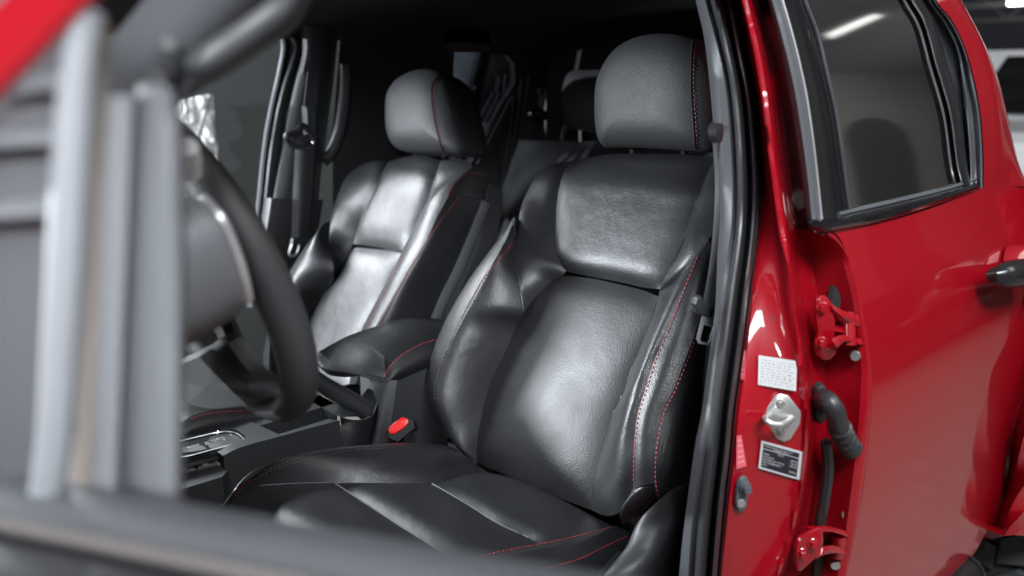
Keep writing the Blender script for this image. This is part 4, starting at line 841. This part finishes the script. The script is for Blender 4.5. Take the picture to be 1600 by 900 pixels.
# ------------------------------------------------------------------ centre console
zt = .905
con = MB()
sd_t = [PX(*q, .715) for q in ((349, 712), (366, 703), (395, 693), (433, 683), (480, 670), (531, 657))]
sd_b = [p-V(0, 0, .16) for p in sd_t]
con.grid(loft([sd_t, sd_b], 30, 6))
fx = [sd_t[0], PX(342, 716, .725), PX(346, 730, .73)]
hole = [PZ(*q, zt) for q in ((398, 668), (503, 642), (531, 654), (417, 680))]
ot = [PZ(*q, zt) for q in ((270, 694), (560, 622))]+[sd_t[-1]+V(0, 0, .002), sd_t[3]+V(0, 0, .002)]
# top deck: strips around the cubby
top_edge = cr(sd_t, 30)
far_edge = cr([V(.87, p[1], zt) for p in sd_t], 30)
def deck(y0, y1, xa_, xb_): con.add([V(xa_, y0, zt), V(xb_, y0, zt), V(xb_, y1, zt), V(xa_, y1, zt)], [(0, 1, 2, 3)])
hx0, hx1 = .757, .812; hy0, hy1 = -.600, -.735
for a in range(29):
    p, q = top_edge[a], top_edge[a+1]
    if p[1] < hy0+.002 and False: pass
    xr = hx0-.002 if (p[1] <= hy0 and p[1] >= hy1) else .87
    con.add([p, q, V(xr, q[1], zt), V(xr, p[1], zt)], [(0, 1, 2, 3)])
deck(hy0+.004, hy1-.03, hx1, .87); deck(-.36, -.51, .735, .87); deck(hy1, hy1-.03, .74, .87)
for (xa_, ya, xb_, yb) in ((hx0, hy0, hx1, hy0), (hx1, hy0, hx1, hy1), (hx1, hy1, hx0, hy1), (hx0, hy1, hx0, hy0)):
    con.add([V(xa_, ya, zt), V(xb_, yb, zt), V(xb_, yb, zt-.07), V(xa_, ya, zt-.07)], [(0, 1, 2, 3)])
con.add([V(hx0, hy0, zt-.06), V(hx1, hy0, zt-.06), V(hx1, hy1, zt-.06), V(hx0, hy1, zt-.06)], [(0, 1, 2, 3)])
# lower ledge for the buttons
lg = [PZ(*q, .893) for q in ((250, 735), (349, 712), (356, 735), (347, 745), (250, 775))]
con.prism(lg, V(0, 0, -.13))
CON = con.build('centre_console', M['plastic'], TR, angle=30)
# gate
go = [PZ(*q, .912) for q in ((215, 700), (250, 692.5), (278.5, 686.5), (313, 679), (349.5, 672.5), (368, 673), (382, 681), (389, 690), (384, 696), (343, 706.5), (307, 715), (280, 721), (215, 737))]
b_ = MB(); b_.grid(puff(go, V(0, 0, 1), [(1, -.012), (1, 0), (.96, .005), (.86, .005), (.82, -.002)], 80), wrap=True); b_.build('shift_gate_frame', M['gloss_black'], CON)
b_ = MB(); b_.grid(puff(go, V(0, 0, 1), [(.84, -.001), (.02, -.001)], 60), wrap=True); b_.build('shift_gate', M['satin'], CON)
b_ = MB(); 
for q in (((285, 701), (310, 694), (312, 697), (318, 698), (322, 703), (300, 707), (284, 708)), ((326, 690), (345, 683), (352, 684), (350, 690), (335, 692))): b_.prism([PZ(*a, .9125) for a in q], V(0, 0, .0015))
b_.build('gate_blade', M['grey_plastic'], CON)
b_ = MB(); b_.tube([PZ(x_, y_, .917) for x_, y_ in ((280, 689.5), (313, 681.5), (349, 674.5), (367, 676), (378, 683), (380, 689), (365, 694), (330, 703), (300, 711), (281, 715))], .0012, 6, n=40); b_.build('chrome_line', M['silver'], CON)
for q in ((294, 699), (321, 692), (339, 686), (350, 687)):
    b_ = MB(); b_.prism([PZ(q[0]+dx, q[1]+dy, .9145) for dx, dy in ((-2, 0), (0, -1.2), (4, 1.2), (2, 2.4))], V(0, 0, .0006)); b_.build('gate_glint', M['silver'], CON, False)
for q, tx_ in (((300.5, 720), (331, 719.5), (342, 728), (309, 736)), 'A'), (((268, 728), (297, 724), (307, 737), (268, 745)), 'B'):
    b_ = MB(); b_.prism([PZ(*a, .8945) for a in q], V(0, 0, .006), bev=.4); BT = b_.build('button', M['plastic'], CON)
    c_ = sum(PZ(*a, .901) for a in q)/4; b_ = MB()
    for k in range(3): b_.box(c_+V(-.004+.003*k, -.005, .0), c_+V(-.0025+.003*k, .004, .0006))
    b_.box(c_+V(-.004, -.0015, .0), c_+V(.004, -.0005, .0008)); b_.build('icon', M['silver'], BT, False)
b_ = MB(); b_.prism([PZ(*a, .895) for a in ((332, 719), (334, 719), (343.5, 727.5), (341.5, 728))], V(0, 0, .004)); b_.build('button_trim', M['silver'], CON, False)
# box under the armrest
b_ = MB()
x1_ = .725
f_ = [PX(*q, x1_) for q in ((602, 597), (620, 595), (668, 574), (700, 566), (700, 700), (607, 692), (580, 694))]
b_.grid(loft([[PX(620, 596, .722), PX(614, 640, .722), PX(606, 694, .722)], [PX(700, 560, .722), PX(700, 620, .722), PX(700, 700, .722)]], 16, 10))
b_.grid(loft([[PX(602, 594, .745), PX(592, 640, .745), PX(578, 700, .745)], [PX(606, 594, .735), PX(596, 640, .735), PX(583, 700, .735)], [PX(618, 594, .725), PX(611, 640, .725), PX(603, 700, .725)], [PX(622, 594, .722), PX(615, 640, .722), PX(607, 700, .722)]], 16, 12))
yb_ = PX(602, 594, .745)[1]
b_.add([V(.745, yb_, .76), V(.88, yb_-.03, .76), V(.88, yb_-.03, 1.0), V(.745, yb_, 1.0)], [(0, 1, 2, 3)])
b_.add([V(.88, yb_-.03, .76), V(.88, -1.15, .76), V(.88, -1.15, 1.0), V(.88, yb_-.03, 1.0)], [(0, 1, 2, 3)])
CB = b_.build('console_box', M['plastic'], TR)
# armrest lid
aF = [PX(*q, .885) for q in ((499, 549), (520, 537), (543, 525), (587, 510), (631, 497.5), (655, 495.6), (690, 500), (730, 512))]
aN = [PX(*q, .745) for q in ((599, 590), (605, 577), (615, 565), (635, 551), (664, 537), (690, 530), (730, 522), (760, 520))]
aLc = [aF[0], PX(508, 558, .87), PX(530, 570, .835), PX(566, 581, .785), aN[0]]
b_ = MB(); b_.grid(coons(aF, [aF[-1], aN[-1]], aN, aLc, 40, 24, V(0, 0, 1), .012, 2))
fb = [PX(503, 577, .885), PX(512, 585, .865), PX(536, 589.5, .835), PX(572, 588, .79), PX(602, 598, .745)]
b_.grid(loft([aLc, [(a+b)/2+V(0, .012, 0) for a, b in zip(aLc, fb)], fb], 24, 10))
nb2 = [PX(*q, .74) for q in ((602, 598), (612, 597), (620, 594.6), (639, 587), (664, 574.5), (690, 566), (730, 556), (760, 552))]
b_.grid(loft([aN, [(a+b)/2+V(-.012, 0, 0) for a, b in zip(aN, nb2)], nb2], 30, 10))
ARM = b_.build('armrest', M['leather'], TR, angle=85); am = b_
st = MB(); stitches(st, [am], ((601, 588), (607, 575.5), (617, 564), (636, 550), (664, 536), (686, 530)), r=.0010); st.build('red_stitching', M['stitch'], ARM, kind='stuff')
# handbrake
b_ = MB(); b_.tube([PX(470, 575, .82), PX(503, 600, .805), PX(540, 622, .795), PX(572, 642, .788)], [.014, .016, .017, .018, .018], 14, n=20); HB = b_.build('handbrake', M['plastic'], TR)
r1 = [PX(531, 652, .775), PX(533, 670, .765), PX(528, 700, .76)]; r2 = [PX(556, 656, .765), PX(556, 676, .755), PX(552, 702, .75)]; r3 = [PX(581, 650, .775), PX(579, 674, .765), PX(577, 702, .76)]; r4 = [PX(595, 616, .80), PX(594, 655, .80), PX(590, 700, .79)]
b_ = MB(); b_.grid(loft([r1, r2, r3, r4], 20, 24)); b_.grid(loft([r1[:1]+[PX(548, 640, .80), PX(575, 606, .82)], [r3[0], PX(588, 630, .79), r4[0]]], 14, 8)); b_.build('boot', M['leather_grain'], HB); bt_ = b_
st = MB(); stitches(st, [bt_], ((533, 653), (545, 655), (560, 655), (579, 651)), r=.0009); st.build('red_stitching', M['stitch'], HB, kind='stuff')
# buckle
bn = V(-.55, .65, .5); bn /= np.linalg.norm(bn); bo_ = PX(625, 668, .69)
b_ = MB(); b_.prism([PL(*q, bo_, bn) for q in ((605, 668), (629, 650), (645, 656), (648, 668), (622, 690), (608, 684))], -bn*.03); b_.prism([bo_+V(-.01, 0, -.01), bo_+V(.01, 0, -.01), bo_+V(.01, -.03, -.12), bo_+V(-.01, -.03, -.12)], V(0, -.02, 0)); BU = b_.build('belt_buckle', M['satin'], TR, angle=30)
b_ = MB(); b_.prism([PL(*q, bo_, bn, .001) for q in ((607, 670), (612, 664), (629, 652), (637, 655), (638, 661), (632, 668), (617, 678), (609, 677))], bn*.003, bev=.4); b_.build('button', M['red_button'], BU)

# ------------------------------------------------------------------ steering wheel
sc = V(.40, -.36, 1.30); ta = radians(20); wu = V(0, sin(ta), cos(ta)); wn = np.cross(V(1, 0, 0), wu); wn = wn if wn[1] < 0 else -wn   # wn faces the driver
def Wp(px, py, h=0.0): return PL(px, py, sc, wn, h)
b_ = MB(); th = np.linspace(0, 2*pi, 80, endpoint=False); b_.tube([sc+.183*(V(1, 0, 0)*cos(t)+wu*sin(t)) for t in th], .0210, 16, closed=True)
SWH = b_.build('steering_wheel', mat('wheel_leather', (.022, .022, .024), .5, bump=[('v', 600, .3, .0008)]), TR)
b_ = MB(); O_ = [sc+.075*V(1, 0, 0)*cos(t)*1.1+.065*wu*sin(t) for t in np.linspace(0, 2*pi, 24, endpoint=False)]
b_.grid(puff(O_, wn, [(.02, -.03), (.9, -.03), (1, 0), (.9, .02), (.02, .03)]), wrap=True); b_.build('hub', M['satin'], SWH)
for a_ in (0, 180, 270):
    t = radians(a_); d_ = V(1, 0, 0)*cos(t)+wu*sin(t); s_ = np.cross(wn, d_)
    b_ = MB(); b_.grid(np.array([[sc+d_*r_+s_*w_*k_+wn*h_ for k_, h_ in ((-1, 0), (-.7, .008), (.7, .008), (1, 0), (.7, -.01), (-.7, -.01), (-1, 0))] for r_, w_ in ((.05, .026), (.1, .02), (.14, .016), (.178, .018))])); b_.build('spoke', M['satin'], SWH)
arc = ((300, 298), (316, 311), (345, 345), (365, 390), (378, 430), (386, 466), (384, 486), (345, 503), (280, 522), (225, 505), (205, 420), (225, 340), (262, 302))
O_ = [Wp(*q, -.055) for q in arc]; c_ = sum(O_)/len(O_)
b_ = MB(); b_.grid(puff(O_, wn, [(.9, -.17), (.98, -.10), (1.0, -.03), (.99, -.004), (.95, .0), (.5, .004), (.01, .005)], 70), wrap=True); b_.build('column_shroud', M['grey_plastic'], SWH)
b_ = MB(); b_.tube([Wp(*q, -.050) for q in arc[1:6]], .0055, 8, n=40); b_.build('shroud_ring', M['silver'], SWH)
b_ = MB(); b_.tube([Wp(293, 228, -.05), Wp(292, 250, -.05), Wp(296, 272, -.05)], [.008, .011, .009], 12, n=12); b_.build('white_tip', M['white_label'], SWH)  # short white tube beside the upper wheel rim
b_ = MB(); b_.grid(puff([Wp(*q, -.02) for q in ((287, 560), (330, 540), (360, 528.6), (378, 552), (400, 580), (440, 609), (420, 622), (397, 626), (334, 630), (301, 617), (287, 585))], -wn, [(1, -.01), (1, .006), (.9, .016), (.02, .018)], 50), wrap=True); b_.build('lower_cover', M['dark_trim'], SWH)

# ------------------------------------------------------------------ dashboard, A pillar
b_ = MB(); G = []
for x in np.linspace(.10, 1.45, 20):
    e_ = .03*((x-.77)/.68)**2
    G.append([V(x, .45, 1.16), V(x, .2, 1.19-e_), V(x, .02, 1.17-e_), V(x, -.06, 1.12-e_), V(x, -.08, 1.02), V(x, -.05, .85), V(x, 0, .62)])
b_.grid(np.array(G)); DASH = b_.build('dashboard', M['dark_trim'], TR)
b_ = MB(); b_.grid(np.array([[V(.42+.18*cos(t), -.06+.02*sin(t)-.05*k, 1.18+.07*sin(t)-.005*k) for t in np.linspace(0, pi, 16)] for k in (-2, 0, 1)])); b_.build('instrument_hood', M['dark_trim'], DASH)
po = ((120, 330), (165, 230), (215, 120), (290, 20), (370, -80), (420, -140)); pi_ = ((258, 172), (282, 147), (333, 126), (400, 87), (462, 38), (492, -20))
pa = [PX(*q, .03) for q in po]+[V(.085, -.40, 1.655)]; pb = [PX(*q, .13) for q in pi_]+[V(.18, -.47, 1.655)]
b_ = MB(); b_.grid(loft([[p+V(-.0, .03, 0) for p in pa], [p*.75+q*.25+V(-.02, .004, 0) for p, q in zip(pa, pb)], [p*.4+q*.6+V(-.02, .004, 0) for p, q in zip(pa, pb)], pb, [p+V(.03, .08, .0) for p in pb]], 30, 24)); AP_ = b_.build('a_pillar', M['sill_plastic'], TR)
b_ = MB(); b_.tube([PX(292, 124, .07), PX(302, 108, .04), PX(318, 97, .025), PX(380, 55, .025), PX(430, 18, .025), PX(446, -2, .04), PX(452, -20, .07)], .0095, 12, n=40); b_.build('grab_handle', M['plastic'], AP_)
for q in ((262, 68), (245, 125)):
    b_ = MB(); b_.disc(PX(*q, .02), V(-1, .3, 0), .006, .003); b_.build('screw_cover', M['plastic'], AP_)

# far A pillar, out of view, shaped to shade the driver seat
inner = [V(1.368, .124, 1.10), V(1.376, .122, 1.262), V(1.378, .094, 1.376), V(1.385, -.03, 1.47), V(1.355, -.20, 1.575), V(1.32, -.42, 1.665)]
outer_ = [V(1.49, .10, 1.08), V(1.485, .085, 1.245), V(1.48, .05, 1.36), V(1.465, -.06, 1.46), V(1.43, -.23, 1.57), V(1.38, -.42, 1.65)]
fwd_ = [(a+b)/2+V(-.004, .03, 0) for a, b in zip(inner, outer_)]
bck_ = [(a+b)/2+V(.004, -.012, 0) for a, b in zip(inner, outer_)]
b_ = MB(); b_.grid(loft([inner, bck_, outer_, fwd_, inner], 50, 20)); FAP = b_.build('far_a_pillar', M['dark_trim'], TR)
b_ = MB(); b_.prism([V(1.12, .07, 1.165), V(1.28, .089, 1.222), V(1.38, .115, 1.268), V(1.47, .142, 1.22), V(1.48, .14, .8), V(1.10, .06, .8)], V(0, .03, 0)); b_.build('shadow_wedge', M['dark_trim'], FAP)  # added wedge, no real part, cuts the lower edge of the seat shadow

# near roof rail above the door opening, front wing and bonnet
ry = (-.30, -.55, -.8, -1.1, -1.4)
b_ = MB(); b_.grid(loft([[V(.20, y, 1.665) for y in ry], [V(.125, y, 1.632) for y in ry], [V(.10, y, 1.64) for y in ry], [V(.095, y, 1.675) for y in ry], [V(.13, y, 1.712) for y in ry], [V(.20, y, 1.74) for y in ry]], 16, 24)); b_.build('roof_rail', M['red'], TR)
b_ = MB(); G = np.array([[V(x, y, z) for x, z in ((.0, .55), (-.03, .8), (-.01, 1.05), (.06, 1.12), (.3, 1.15), (.76, 1.16), (1.22, 1.15), (1.46, 1.12), (1.53, 1.05), (1.55, .8), (1.52, .55))] for y in np.linspace(.48, 1.5, 6)]); b_.grid(G); b_.build('bonnet', M['red'], TR)

# ------------------------------------------------------------------ open front door, close to the lens
H0 = V(0, -.085, 0); HD = V(-.87, -.495, 0); HD /= np.linalg.norm(HD); HN = V(-.495, .87, 0); HN /= np.linalg.norm(HN)
def E_(px, py, h=0.0): return PL(px, py, H0, HN, h)
def EL(h, *a): return [E_(*q, h) for q in a]
FDR = MB()
# outer skin below the belt: from hinge to latch
def Dp(s_, z, h): return H0+HD*s_+HN*h+V(0, 0, z)
G = np.array([[Dp(s_, z, h) for z, h in ((1.286, .090), (1.27, .096), (1.22, .107), (1.1, .118), (.9, .12), (.6, .11), (.45, .09))] for s_ in np.linspace(-.02, 1.0, 12)]); FDR.grid(G)
FD_ = FDR.build('front_door', M['red'], TR, label='open red front door, its window frame out of focus close to the camera')
b_ = MB(); b_.grid(np.array([[Dp(s_, z, h) for z, h in ((1.280, .092), (1.294, .090), (1.298, .080), (1.296, .066), (1.28, .060))] for s_ in np.linspace(.015, 1.0, 10)])); b_.build('outer_belt_seal', M['satin'], FD_)
b_ = MB(); b_.grid(np.array([[Dp(s_, z, h) for z, h in ((1.27, .058), (1.294, .054), (1.302, .044), (1.303, .024), (1.296, .010), (1.26, -.002), (1.15, -.02), (1.0, -.03), (.6, -.03))] for s_ in np.linspace(.03, 1.0, 14)])); b_.build('inner_sill', M['sill_plastic'], FD_)
b_ = MB(); b_.tube([Dp(.03, 1.299, .058), Dp(1.0, 1.299, .058)], .003, 8); b_.build('glass_channel_lip', mat('tan_felt', (.07, .06, .055), .8), FD_)
# mirror sail with ribs
b_ = MB(); b_.grid(loft([EL(.02, (-60, -60), (-60, 400), (-60, 900)), EL(.02, (100, -60), (90, 400), (60, 900))], 20, 8)); b_.build('mirror_sail', M['sail_plastic'], FD_)
for yc in (140, 226, 338):
    x_0 = 22 if yc < 200 else -40
    w0 = [(x_0, yc-4), (x_0*.6+36, yc-8), (72, yc-12), (98, yc-10)]
    b_ = MB(); b_.grid(loft([EL(.021, *[(x, y-16) for x, y in w0]), EL(.030, *w0), EL(.032, *[(x, y+10) for x, y in w0]), EL(.021, *[(x-3, y+15) for x, y in w0])], 20, 16)); b_.build('rib', M['rib_plastic'], FD_)
    b_ = MB(); b_.grid(loft([EL(.0212, *[(x, y+14) for x, y in w0]), EL(.0212, *[(x-8, y+36) for x, y in w0])], 12, 4)); b_.build('rib_shade', M['satin'], FD_)  # flat black strip: shade below the rib put in as colour
br = ((139, 18), (124, 100), (112, 240), (104, 400), (94, 560), (84, 700), (68, 800), (46, 870), (30, 940))
b_ = MB(); b_.tube(EL(.030, *br), [.0062, .0078, .008, .008, .008, .008, .008], 14, n=40); b_.build('frame_bar', mat('pale_grey_rubber', (.155, .16, .172), .55), FD_)
def bar(x0, x1, y0, y1, h, m, name, tilt=14):
    b_ = MB(); A_ = [(x0+tilt*(1-(y-y0)/(y1-y0)), y) for y in np.linspace(y0, y1, 6)]; B_ = [(x1+tilt*(1-(y-y0)/(y1-y0)), y) for y in np.linspace(y0, y1, 6)]
    b_.grid(loft([EL(h-.012, *A_), EL(h, *[(a[0]+2, a[1]) for a in A_]), EL(h, *[(a[0]-2, a[1]) for a in B_]), EL(h-.012, *B_)], 12, 10)); b_.build(name, m, FD_)
bar(112, 138, 40, 830, .018, mat('tan_dusty_rubber', (.115, .095, .083), .8), 'glass_run', 34)
bar(130, 184, 150, 815, .014, mat('pale_channel', (.115, .118, .128), .55), 'window_channel', 28)
bar(178, 206, 150, 800, .006, M['sill_plastic'], 'channel_gap', 24)
rl_ = ((208, 150), (200, 300), (196, 450), (192, 620), (190, 800)); rr2 = ((276, 152), (285, 200), (288, 300), (288, 450), (286, 620), (284, 800))
top_ = [(222, 132), (240, 126), (262, 132)]
b_ = MB(); b_.grid(loft([EL(-.01, (214, 140), *rl_[1:]), EL(.004, (224, 132), (218, 300), (215, 450), (212, 620), (210, 800)), EL(.004, (262, 136), (268, 200), (272, 450), (270, 620), (268, 800)), EL(-.006, *rr2), EL(-.04, *rr2)], 40, 24)); b_.build('inner_sail_trim', M['matte_grey'], FD_)
# upper frame, red
b_ = MB(); b_.grid(loft([EL(.034, (-120, 280), (0, 158), (60, 97), (155, -2), (260, -110)), EL(.040, (-125, 262), (-6, 144), (52, 84), (148, -14), (250, -125)), EL(.050, (-160, 180), (-60, 60), (20, -20), (90, -90), (180, -200))], 20, 16)); b_.build('upper_frame', M['red'], FD_)
b_ = MB(); b_.tube([E_(255, -150, .045), Dp(.27, 1.65, .04), Dp(.42, 1.68, .035), Dp(.70, 1.695, .03), Dp(.90, 1.66, .03), Dp(.99, 1.50, .03), Dp(1.0, 1.28, .05)], .017, 10, n=60); b_.build('frame_rail', M['red'], FD_)
